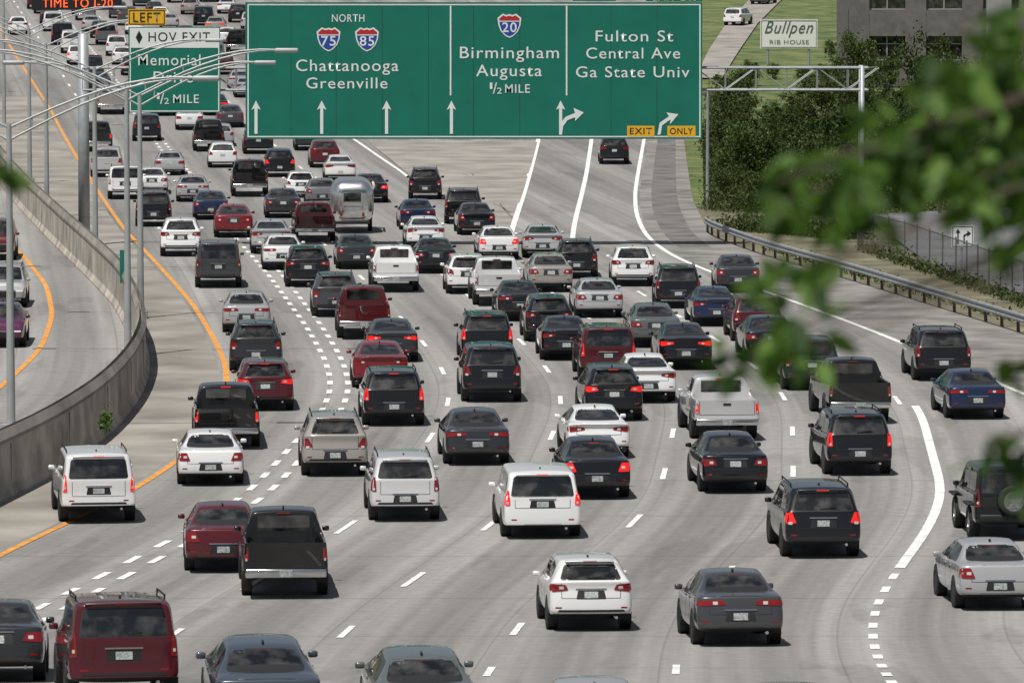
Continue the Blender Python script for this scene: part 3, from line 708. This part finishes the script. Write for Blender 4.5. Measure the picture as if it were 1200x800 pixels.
# ------------------------------------------------------------------ text
def text_mesh(s,bold=.0):
    cu=bpy.data.curves.new('t','FONT'); cu.body=s; cu.size=1; cu.offset=bold; cu.resolution_u=5; cu.space_character=1.12
    o=bpy.data.objects.new('t',cu); COL.objects.link(o); bpy.context.view_layer.update()
    me=bpy.data.meshes.new_from_object(o.evaluated_get(bpy.context.evaluated_depsgraph_get())); bpy.data.objects.remove(o); return me
def text(s,parent,Y,x0,x1,y0,y1,m='swhite',bold=.003,name='lettering',org=None,shear=0,rise=0):
    me=text_mesh(s,bold); co=np.array([v.co for v in me.vertices])
    if shear:
        for v in me.vertices: v.co.x+=v.co.y*shear; v.co.y+=v.co.x*rise
        co=np.array([v.co for v in me.vertices])
    mn=co.min(0); mxx=co.max(0)
    a=PL(x0,y1,Y); b_=PL(x1,y0,Y)
    for v in me.vertices:
        u=(v.co.x-mn[0])/(mxx[0]-mn[0]); w_=(v.co.y-mn[1])/(mxx[1]-mn[1])
        v.co=Vector((a.x+(b_.x-a.x)*u,Y,a.z+(b_.z-a.z)*w_))-org
    me.materials.clear(); me.materials.append(M[m]); newobj(name,me,parent)
def flat(pts,parent,Y,m,name,org,th=0):
    P=[PL(x,y,Y)-org for x,y in pts]
    mb=MB(); mb.poly(P); newobj(name,mb.me(name,M[m]),parent)
def pbox(x0,x1,y0,y1,Y,th,m,name,parent,org):
    a=PL(x0,y1,Y)-org; b_=PL(x1,y0,Y)-org
    newobj(name,MB().box(((a.x+b_.x)/2,a.y+th/2,(a.z+b_.z)/2),(b_.x-a.x,th,b_.z-a.z)).me(name,M[m]),parent)
def border(x0,x1,y0,y1,t,Y,m,parent,org,name='border'):
    mb=MB()
    def q(a,b_,c,d): mb.poly([PL(a,d,Y)-org,PL(b_,d,Y)-org,PL(b_,c,Y)-org,PL(a,c,Y)-org])
    q(x0,x1,y0,y0+t);q(x0,x1,y1-t,y1);q(x0,x0+t,y0+t,y1-t);q(x1-t,x1,y0+t,y1-t)
    newobj(name,mb.me(name,M[m]),parent)
YG=G(600,289).y
org=PL(555,163,YG)
sg=newobj('overhead_guide_sign',None,loc=org,label='large green overhead freeway guide sign with white lettering',cat='sign')
pbox(288,823,3,163,YG,.12,'green','panel',sg,org)
Y1=YG-.01; Y2=YG-.016; Y3=YG-.022
border(290,821,5,161,1.5,Y1,'swhite',sg,org)
for x in(528,664): flat([(x-.9,112),(x+.9,112),(x+.9,7),(x-.9,7)],sg,Y2,'swhite','divider',org)
for x in(341,394,448,502,555,609,716,770): flat([(x-.2,160),(x+.2,160),(x+.2,6),(x-.2,6)],sg,YG-.004,'black','panel_joint',org)
def T(s,*a,**k): text(s,sg,Y2,*a,org=org,**k)
def half(par,Yp,x0,y0,og,sc=1):
    text('1',par,Yp,x0,x0+3*sc,y0-1,y0+6.5*sc,org=og); text('/',par,Yp,x0+3.5*sc,x0+8.5*sc,y0-1,y0+12*sc,org=og); text('2',par,Yp,x0+8.5*sc,x0+14*sc,y0+5*sc,y0+12*sc,org=og)
T('NORTH',389,427,17,26);T('Chattanooga',347,467,70,88);T('Greenville',359,454,91,104)
T('Birmingham',539,655,55,73);T('Augusta',558,635,76,94);half(sg,Y2,574,98,org);T('MILE',592,621,99,109)
T('Fulton St',698,789,36,49);T('Central Ave',687,797,56,69);T('Ga State Univ',675,808,78,91)
def shield(cx,cy,num,par,og,r=14):
    out=[(-1,-.62),(-.55,-.98),(-.25,-.86),(0,-.95),(.25,-.86),(.55,-.98),(1,-.62),(.92,0),(.72,.5),(.35,.88),(0,1.05),(-.35,.88),(-.72,.5),(-.92,0)]
    flat([(cx+a*r,cy+b_*r) for a,b_ in out][::-1],par,Y2,'swhite','route_shield',og)
    body=[(-.84,-.30),(.84,-.30),(.80,0),(.63,.45),(.31,.77),(0,.92),(-.31,.77),(-.63,.45),(-.80,0)]
    flat([(cx+a*r,cy+b_*r) for a,b_ in body][::-1],par,Y3,'blue','route_shield_field',og)
    top=[(-.86,-.56),(-.52,-.84),(-.25,-.73),(0,-.81),(.25,-.73),(.52,-.84),(.86,-.56),(.84,-.40),(-.84,-.40)]
    flat([(cx+a*r,cy+b_*r) for a,b_ in top][::-1],par,Y3,'red','route_shield_band',og)
    text(num,par,Y3-.006,cx-8.5,cx+8.5,cy-3.5,cy+8,org=og,bold=.01)
shield(385,46,'75',sg,org);shield(430,46,'85',sg,org);shield(597,30,'20',sg,org)
def arrow(cx,y0=118,y1=157):
    flat([(cx-1.8,y1),(cx+1.8,y1),(cx+1.8,y0+9),(cx+5.5,y0+11),(cx,y0),(cx-5.5,y0+11),(cx-1.8,y0+9)],sg,Y2,'swhite','arrow',org)
for cx in(300,377,453,529): arrow(cx)
arrow(657,118,158)
flat([(655.5,158),(658.5,158),(660,148),(665,141),(674,137.5),(674,142),(684,132),(672,126.5),(674,132.5),(663,137),(656,145)],sg,Y2-.004,'swhite','arrow',org)
flat([(770.5,158),(774,158),(776,147),(786,140),(785,146),(795,134),(781,132),(784,136.5),(773,144)],sg,Y2,'swhite','arrow',org)
for a,b_,s_ in((735,767,'EXIT'),(782,815,'ONLY')):
    flat([(a,160),(b_,160),(b_,147.5),(a,147.5)],sg,Y2,'yellow','exit_panel',org); text(s_,sg,Y3,a+3,b_-3,150,157.5,m='black',org=org,bold=.01)
pbox(757,823,-18,2,YG,.12,'green','exit_number_tab',sg,org); text('EXIT 248',sg,Y2,765,817,-13,1,org=org)
pbox(671,722,-30,1.5,YG+.3,.1,'green','upper_panel',sg,org)
gl=G(97,272); gl=Vector((PL(97,272,YG).x,YG+.9,0)); gr=Vector((PL(1010,290,YG).x,YG+.9,0))
zt=PL(600,80,YG).z; zb_=PL(600,106,YG).z
gan=newobj('sign_gantry',None,loc=gl,label='galvanised steel truss gantry spanning the freeway',cat='sign gantry')
mb=MB()
for y in(-.5,.5):
    for z in(zb_,zt): mb.tube((0,y,z),(gr.x-gl.x+.3,y,z),.055,n=8)
x=0; k=0
while x<gr.x-gl.x:
    for y in(-.5,.5):
        mb.tube((x,y,zb_ if k%2 else zt),(x+1.45,y,zt if k%2 else zb_),.028,n=6)
        mb.tube((x,y,zb_),(x,y,zt),.022,n=6)
    mb.tube((x,-.5,zt),(x+1.45,.5,zt),.022,n=6); x+=1.45;k+=1
newobj('truss',mb.me('truss',M['steel']),gan)
newobj('post',MB().tube((0,0,-.1),(0,0,zt+1.6),.28,.25,16).me('post',M['steel'],True),gan)
newobj('post',MB().tube((gr.x-gl.x,-.5,-.1),(gr.x-gl.x,-.5,zt+.1),.11,n=12).tube((gr.x-gl.x,.5,-.1),(gr.x-gl.x,.5,zt+.1),.11,n=12).tube((gr.x-gl.x,-.5,2),(gr.x-gl.x,.5,4),.05).tube((gr.x-gl.x,-.5,4),(gr.x-gl.x,.5,2),.05).me('post',M['steel'],True),gan)
for px in(320,380,440,500,560,620,680,740,800): 
    a=PL(px,80,YG).x-gl.x; newobj('hanger_bracket',MB().box((a,-.7,(zt+zb_)/2),(.1,.25,zt-zb_+1.5)).me('h',M['steel']),gan)
o2=PL(205,132,YG); hs=newobj('exit_guide_sign',None,loc=o2,label='green carpool exit sign with white header on gantry',cat='sign')
pbox(151,258,32,132,YG,.1,'green','panel',hs,o2); border(152,257,55,131,1.3,Y1,'swhite',hs,o2)
flat([(152,55),(257,55),(257,33),(152,33)],hs,Y1,'swhite','header',o2)
flat([(159,44),(163,52),(167,44),(163,36)],hs,Y2,'black','diamond',o2)
text('HOV EXIT',hs,Y2,174,246,38,49,m='black',org=o2)
text('Memorial',hs,Y2,162,235,64,77,org=o2);text('Drive',hs,Y2,180,226,84,97,org=o2);half(hs,Y2,184,110,o2);text('MILE',hs,Y2,203,233,111,121,org=o2)
pbox(150,194,11,30,YG,.1,'yellow','exit_tab',hs,o2); border(151,193,12,29,1,Y1,'black',hs,o2); text('LEFT',hs,Y2,156,188,15,26,m='black',org=o2)
YV=490; o3=PL(90,12,YV); vs=newobj('message_board',None,loc=o3,label='black electronic message board over the freeway with orange text',cat='sign')
pbox(37,142,-45,12,YV,.8,'black','cabinet',vs,o3); text('TIME TO I-20',vs,YV-.02,50,132,-1,9,m='led',org=o3,bold=.0)
newobj('post',MB().tube((-9,1,-o3.z),(-9,1,2.5),.25).tube((-9,1,1.8),(6,1,1.8),.15).me('post',M['steel']),vs)
# ------------------------------------------------------------------ street lights
def lamp(px,py,hh,arm=5.6,up=1.5,dirs=(1,-1)):
    p=G(px,py); r=newobj('street_lamp',None,loc=p,label='tall grey steel street lamp with long arms in the median',cat='street lamp',group='street lamps along the median')
    newobj('pole',MB().tube((0,0,0),(0,0,hh),.14,.08,12).box((0,0,.15),(.5,.5,.3)).me('pole',M['pole']),r)
    for d in dirs:
        mb=MB(); N=8
        for off in(0,.38):
            pr=None
            for i in range(N+1):
                t=i/N; q=Vector((d*arm*t,0,hh-.5+off*(1-t)+up*math.sin(t*math.pi/2)))
                if pr: mb.tube(pr,q,.04,.035,6)
                pr=q
        for i in(1,3,5):
            t=i/N; mb.tube((d*arm*t,0,hh-.5+up*math.sin(t*math.pi/2)),(d*arm*t,0,hh-.5+.38*(1-t)+up*math.sin(t*math.pi/2)),.022,n=5)
        newobj('arm',mb.me('arm',M['pole']),r)
        newobj('lamp_head',MB().box((d*(arm+.3),0,hh-.5+up-.02),(.85,.36,.17)).me('lamp_head',M['pole'],bevel=.06),r)
lamp(13,508,9.45,5.7,1.9);lamp(150,418,9.65,5.4,1.8);lamp(165,373,8.8,4.6,1.7);lamp(112,318,9,5,1.7);lamp(55,255,9,5,1.7);lamp(35,215,9,5,1.7)
for px,py in((5,150),(-15,110)): lamp(px,py,9,5,1.7)
p=G(146,372); r=newobj('marker_sign',None,loc=p,label='small green vertical marker sign on the median wall',cat='sign')
newobj('panel',MB().box((0,0,2.0),(.35,.04,1.3)).me('p',M['green']),r); newobj('post',MB().tube((0,.05,0),(0,.05,2.4),.04).me('p',M['steel']),r)
# ------------------------------------------------------------------ guardrail, fence, lot sign
gy1=276
gR=newobj('guardrail',None,loc=(0,0,0),label='steel guardrail along the freeway shoulder',cat='guardrail')
prof=[(0,.45),(-.06,.50),(-.06,.56),(0,.60),(0,.64),(-.06,.68),(-.06,.74),(0,.79)]
v=[];f=[]; ys=list(np.arange(150,gy1,2.0))
for Y in ys:
    for dx,z in prof: v.append((rightc(Y)-.25+dx,Y,z))
for a in range(len(ys)-1):
    for c in range(len(prof)-1): f.append((a*8+c,a*8+c+1,(a+1)*8+c+1,(a+1)*8+c))
newobj('rail',mesh('rail',v,f,M['steel'],True),gR)
pm=MB().box((0,0,.37),(.12,.15,.8)).me('post',M['bark'])
for Y in np.arange(152,gy1,2.6): newobj('post',pm,gR,loc=(rightc(Y)-.12,Y,0))
m=bpy.data.materials.new('chain_link'); m.use_nodes=True; n,l=nt(m); b=n['Principled BSDF']; b.inputs['Base Color'].default_value=(.05,.05,.048,1); b.inputs['Roughness'].default_value=.7
tc=n.new('ShaderNodeTexCoord')
t=n.new('ShaderNodeBsdfTransparent'); ms=n.new('ShaderNodeMixShader'); nz=n.new('ShaderNodeTexNoise'); nz.inputs['Scale'].default_value=12; l.new(tc.outputs['Object'],nz.inputs['Vector'])
mr=n.new('ShaderNodeMapRange'); mr.inputs[3].default_value=.35; mr.inputs[4].default_value=.85; l.new(nz.outputs['Fac'],mr.inputs[0]); l.new(mr.outputs[0],ms.inputs[0])
l.new(b.outputs[0],ms.inputs[1]); l.new(t.outputs[0],ms.inputs[2]); l.new(ms.outputs[0],n['Material Output'].inputs[0]); M['chain']=m
M['fpost']=mat('weathered_fence_post',(.11,.11,.105),.7)
fp=[G(1005,290),G(1060,304),G(1120,326),G(1200,356),G(1330,404)]
fe=newobj('chain_link_fence',None,loc=fp[0],label='chain-link fence beside the grey lot',cat='fence')
mb=MB(); pz=MB()
for a,b_ in zip(fp[:-1],fp[1:]):
    a=a-fp[0];b_=b_-fp[0]; mb.poly([a,b_,b_+Vector((0,0,1.7)),a+Vector((0,0,1.7))])
    pz.tube(a+Vector((0,0,1.7)),b_+Vector((0,0,1.7)),.03,n=6)
newobj('mesh_panel',mb.me('mesh_panel',M['chain']),fe); newobj('top_rail',pz.me('top_rail',M['fpost']),fe)
pm=MB().tube((0,0,0),(0,0,1.8),.035,n=8).me('post',M['fpost'])
for a,b_ in zip(fp[:-1],fp[1:]):
    nn=max(1,int((b_-a).length/2.6))
    for i in range(nn): newobj('post',pm,fe,loc=(a-fp[0]).lerp(b_-fp[0],i/nn))
p=G(1127,318); r=newobj('lane_use_sign',None,loc=p,label='white lane arrow sign on a post in the lot',cat='sign')
YS=p.y; pbox(1115,1141,264,290,YS,.04,'swhite','panel',r,p); border(1116,1140,265,289,.8,YS-.008,'black',r,p)
flat([(1121.8,286),(1123.4,286),(1123.4,273),(1125.6,273),(1122.6,268),(1119.6,273),(1121.8,273)],r,YS-.008,'black','arrow',p)
flat([(1129,286),(1130.6,286),(1130.6,277),(1133.5,275),(1133.5,277.5),(1138,273.5),(1133.5,270),(1133.5,273),(1129,275.5)],r,YS-.008,'black','arrow',p)
newobj('post',MB().tube((0,.06,0),(0,.06,2.0),.04).me('post',M['steel']),r)
for px,py,hh in((829,245,6.4),(1101,250,4.6)):
    p=G(px,py); r=newobj('utility_pole',None,loc=p,label='slender weathered utility pole beside the ramp',cat='pole')
    newobj('pole',MB().tube((0,0,0),(0,0,hh),.10,.07,10).me('pole',M['steel' if px<900 else 'bark']),r)
    newobj('crossarm',MB().box((0,0,hh-.3),(.7,.1,.1)).me('arm',M['bark']),r)
YB=G(924,80).y; o4=G(924,80); r=newobj('billboard',None,loc=o4,label='white roadside billboard reading Bullpen on two posts',cat='sign')
M['board']=mat('pale_billboard_face',(.78,.80,.76),.5)
pbox(891,958,23,57,YB,.3,'board','panel',r,o4); border(892,957,24,56,.8,YB-.02,'steel',r,o4)
M['sgreen']=mat('faded_sign_green',(.07,.12,.10),.6)
text('Bullpen',r,YB-.025,896,953,25,44,m='sgreen',org=o4,bold=.0,shear=.38,rise=0)
text('RIB HOUSE',r,YB-.025,902,948,47,52,m='sgreen',org=o4,bold=.0)
a=PL(900,58,YB)-o4; c_=PL(948,58,YB)-o4
newobj('post',MB().tube((a.x,.15,0),(a.x,.15,a.z),.1).me('post',M['steel']),r); newobj('post',MB().tube((c_.x,.15,0),(c_.x,.15,c_.z),.1).me('post',M['steel']),r)
# ------------------------------------------------------------------ building
YBd=430; o5=Vector((PL(994,60,YBd).x,YBd,zg(YBd)))
bd=newobj('office_building',None,loc=o5,label='grey-brown multi-storey building with square windows',cat='building')
Wd=38.0; Hh=22.0; fh=3.9; bw=4.4
newobj('core',MB().box((Wd/2,8.3,Hh/2),(Wd-.1,16,Hh)).me('core',M['wallb']),bd)
mb=MB(); nf=int(Hh//fh); nb=int(Wd//bw)
for i in range(nf+1): mb.box((Wd/2,.0,i*fh+1.0 if i<nf else nf*fh+.6),(Wd,.5,2.0 if i<nf else 1.2))
newobj('spandrel',mb.me('spandrel',M['wallb']),bd)
mb=MB()
for j in range(nb+1): mb.box((min(j*bw+.8,Wd-.8),-.02,Hh/2),(1.6,.52,Hh+.4))
newobj('pier',mb.me('pier',M['wallb']),bd)
newobj('grey_column',MB().box((11.6,-.35,Hh/2),(1.9,.8,Hh+1)).me('gc',M['wallg']),bd)
wm=MB().box((0,0,0),(2.7,.05,1.85)).me('window',M['glass']); fm=MB().box((0,-.04,0),(.09,.06,1.85)).box((0,-.04,.35),(2.7,.06,.09)).box((0,-.05,-.88),(2.8,.1,.1)).me('frame',M['wallg'])
for i in range(nf):
    for j in range(nb):
        wo=newobj('window',wm,bd,loc=(j*bw+bw/2+.8,.12,i*fh+2.0+.95)); newobj('frame',fm,wo)
# ------------------------------------------------------------------ trees
def crown_mesh(name,R,Hc,nclump,nleaf,size,seed,m):
    g=np.random.default_rng(seed); v=[];f=[]
    for c in range(nclump):
        d=g.normal(size=3); d/=np.linalg.norm(d); rr=g.uniform(.25,1.12)**.8; cen=np.array([d[0]*R*rr,d[1]*R*rr,d[2]*Hc*rr*(1 if d[2]>0 else 1.15)])
        cr=g.uniform(.25,.9)*R*.40
        for i in range(int(nleaf*g.uniform(.5,1.4))):
            q=g.normal(size=3)*cr*.5+cen; a=g.normal(size=3); a/=np.linalg.norm(a); b_=np.cross(a,g.normal(size=3)); b_/=np.linalg.norm(b_)
            s_=size*g.uniform(.6,1.4); k=len(v)
            v+= [tuple(q-a*s_),tuple(q+b_*s_*.6),tuple(q+a*s_),tuple(q-b_*s_*.6)]; f.append((k,k+1,k+2,k+3))
    return mesh(name,v,f,m)
def trunk_mesh(h,R,seed,r0=.16):
    g=random.Random(seed); mb=MB(); pr=Vector((0,0,0)); rr=r0
    tops=[]
    for i in range(4):
        q=pr+Vector((g.uniform(-.15,.15),g.uniform(-.15,.15),h/4)); mb.tube(pr,q,rr,rr*.82,8); pr=q; rr*=.82; tops.append(q)
    for i in range(7):
        s_=tops[1+i%3]; a=g.uniform(0,6.28); q=s_+Vector((math.cos(a)*R*.7,math.sin(a)*R*.7,h*.35*g.uniform(.6,1.3))); mb.tube(s_,q,rr*.8,rr*.25,6)
    return mb.me('trunk',M['bark'])
LM=['leaf2','leaf','leaf3','leaf','leaf2','leaf3']
TV=[(crown_mesh('crown',2.5,2.7,44,150,.11,i,M[LM[i]]),trunk_mesh(2.8,2.4,i)) for i in range(6)]
def tree(p,sc,i):
    r=newobj('tree',None,loc=p,label='leafy green roadside tree on the bank',cat='tree',group='trees on the bank beside the ramp'); r.scale=(sc*random.uniform(.8,1.25),sc,sc*random.uniform(.7,1.25)); r.rotation_euler=(0,0,random.uniform(0,6.28))
    newobj('trunk',TV[i][1],r); newobj('crown',TV[i][0],r,loc=(0,0,2.6))
k=0
for row,(py,sc,x0,x1,dx) in enumerate(((243,.42,858,1000,26),(228,.66,866,1250,38),(205,.8,862,1260,44),(180,.8,862,1260,46),(152,.62,858,980,36),(150,.9,985,1260,48))):
    px=x0
    while px<x1:
        p=G(px+random.uniform(-8,8),py+random.uniform(-6,6)); tree(p,sc*random.uniform(.7,1.3),random.randrange(6)); k+=1; px+=dx*random.uniform(.75,1.25)
for px,py,sc in((1006,112,.8),(1036,108,.75),(985,92,.42),(965,98,.36),(905,92,.3),(940,96,.28),(880,100,.34),(868,118,.4),(975,70,.3)): tree(G(px,py),sc,0)
g=np.random.default_rng(3); v=[];f=[]
def scrub(a,b_,n_,w_,h_):
    a=np.array(a);b_=np.array(b_)
    for i in range(n_):
        q=a+(b_-a)*g.random()+np.array([np.clip(g.normal(),-1.3,1.3)*w_,np.clip(g.normal(),-1.3,1.3)*w_,abs(g.normal())*h_]); aa=g.normal(size=3);aa/=np.linalg.norm(aa);bb=np.cross(aa,g.normal(size=3));bb/=np.linalg.norm(bb);s_=g.uniform(.05,.13);k=len(v)
        v.extend([tuple(q-aa*s_),tuple(q+bb*s_*.5),tuple(q+aa*s_),tuple(q-bb*s_*.5)]); f.append((k,k+1,k+2,k+3))
for a,b_,n_,w_,h_ in((G(858,268),G(1005,280),5200,.6,.4),(G(858,245),G(1010,250),8000,1.4,.7),(G(842,248),G(836,150),6500,.55,.35),(G(862,215),G(850,130),6000,1.0,.6),(G(1010,292),G(1330,402),3200,.3,.25),(G(905,292),G(1200,378),1200,.4,.12),(G(1020,250),G(1250,236),4000,1.0,.8)): scrub(a,b_,n_,w_,h_)
newobj('undergrowth',mesh('undergrowth',v,f,M['leaf3']),kind='stuff',label='weedy scrub and creeper along the bank')
wp=G(120,528)+Vector((.1,0,.5)); v=[];f=[]; scrub(wp,wp+Vector((0,.1,.5)),90,.12,.2); r=newobj('wall_weed',mesh('wall_weed',v,f,M['leafn']),label='small green weed growing from the median wall',cat='plant')
# ------------------------------------------------------------------ near trees by the viewpoint
def near_tree(tx,ty,clusters,seed,outer):
    z0=zg(ty); g=np.random.default_rng(seed); r=newobj('tree',None,loc=(tx,ty,z0),label='broadleaf tree with bright green leaves near the viewpoint',cat='tree')
    mb=MB(); pr=Vector((0,0,0)); rr=.28
    for i in range(8):
        q=pr+Vector((g.uniform(-.12,.12),g.uniform(-.12,.12),(17.6-z0)/8)); mb.tube(pr,q,rr,rr*.86,10); pr=q; rr*=.86
    v=[];f=[]
    def leafs(c,R,n_,s0=.05):
        for i in range(n_):
            q=np.array(c)+g.normal(size=3)*R*.5; a=g.normal(size=3)*np.array([.8,.35,.5])+np.array([-.2,0,-.6]); a/=np.linalg.norm(a); b_=np.cross(a,g.normal(size=3)*np.array([.4,1.3,.4])); b_/=np.linalg.norm(b_); nn=np.cross(a,b_)
            s_=s0*g.uniform(.7,1.25); k=len(v)
            P=[q,q+a*s_*.6+b_*s_*.5-nn*s_*.1,q+a*s_*1.3+b_*s_*.36-nn*s_*.1,q+a*s_*2,q+a*s_*1.3-b_*s_*.36-nn*s_*.1,q+a*s_*.6-b_*s_*.5-nn*s_*.1]
            v.extend([tuple(x) for x in P]); f.extend([(k,k+1,k+2,k+3),(k,k+3,k+4,k+5)])
    for x,y,z,R,n_ in clusters:
        c=Vector((x-tx,y-ty,z-z0)); leafs(c,R,n_,.038); s_=Vector((0,0,z-z0+(.8 if x>0 else .3))); md=s_.lerp(c,.55)+Vector((0,0,.15)); mb.tube(s_,md,.02,.008,5); mb.tube(md,c,.008,.003,5)
    for i in range(outer):
        a=g.uniform(0,6.28); rad=g.uniform(.3,1)*2.2; c=Vector((math.cos(a)*rad,math.sin(a)*rad,g.uniform(14,19.5)))
        wx=c.x+tx
        if abs(wx)<1.75 and c.z<17.2: continue
        c.z-=z0
        leafs(c,.5,60); mb.tube((0,0,c.z-.8),c,.04,.01,5)
    newobj('trunk',mb.me('trunk',M['bark']),r); newobj('crown',mesh('crown',v,f,M['leafn']),r)
D=11.0
cl=[]
for px,py,R,n_ in((1198,25,.05,14),(1192,75,.07,22),(1125,88,.045,8),(1165,120,.12,62),(1100,150,.12,58),(1045,168,.09,26),(985,182,.07,14),(940,195,.05,9),(905,205,.04,6),(1180,188,.12,50),(1125,208,.07,20),(1065,208,.08,16),(1030,205,.05,8),(960,245,.05,9),(920,245,.05,9),(940,298,.06,13),(914,338,.055,13),(927,383,.055,11),(893,405,.045,9),(866,430,.04,8),(945,425,.03,4),(1000,225,.055,9),(1192,250,.05,9),(1192,300,.03,4),(1150,505,.03,4),(1192,520,.05,7),(1188,445,.03,3),(1192,560,.03,4)):
    cl.append(((px-600)/6500*D,D+random.uniform(-.3,.3),H-(py+108)/6500*D,R,n_))
near_tree(3.8,11.4,cl,5,46)
near_tree(-4.0,12.0,[(-1.10,12,15.44,.035,8),(-1.3,12,15.4,.06,14)],9,36)
# ------------------------------------------------------------------ camera and light
cam=bpy.data.cameras.new('camera'); co=bpy.data.objects.new('camera',cam); COL.objects.link(co); co.location=(0,0,H); co.rotation_euler=(math.pi/2-PITCH,0,0)
cam.sensor_width=36; cam.lens=195; cam.clip_start=.5; cam.clip_end=6000
cam.dof.use_dof=True; cam.dof.focus_distance=190; cam.dof.aperture_fstop=6.5
scene.camera=co
ts=Vector((-.22,-.34,1.0)).normalized()
sun=bpy.data.lights.new('sun','SUN'); sun.energy=5.0; sun.angle=math.radians(.5); sun.color=(1,.965,.91)
so=bpy.data.objects.new('sun',sun); COL.objects.link(so); so.rotation_euler=ts.to_track_quat('Z','Y').to_euler(); so.location=(0,0,60)
w=bpy.data.worlds.new('World'); scene.world=w; w.use_nodes=True; n,l=w.node_tree.nodes,w.node_tree.links
sk=n.new('ShaderNodeTexSky'); sk.sky_type='NISHITA'; sk.sun_disc=False; sk.sun_elevation=math.asin(ts.z); sk.sun_rotation=math.atan2(ts.x,ts.y); sk.dust_density=2.0
hs_=n.new('ShaderNodeHueSaturation'); hs_.inputs['Saturation'].default_value=.65
l.new(sk.outputs[0],hs_.inputs['Color']); l.new(hs_.outputs[0],n['Background'].inputs[0]); n['Background'].inputs[1].default_value=.058
scene.view_settings.view_transform='Standard'; scene.view_settings.look='None'; scene.view_settings.exposure=0
print('cars',len(placed),'objs',len(bpy.data.objects))
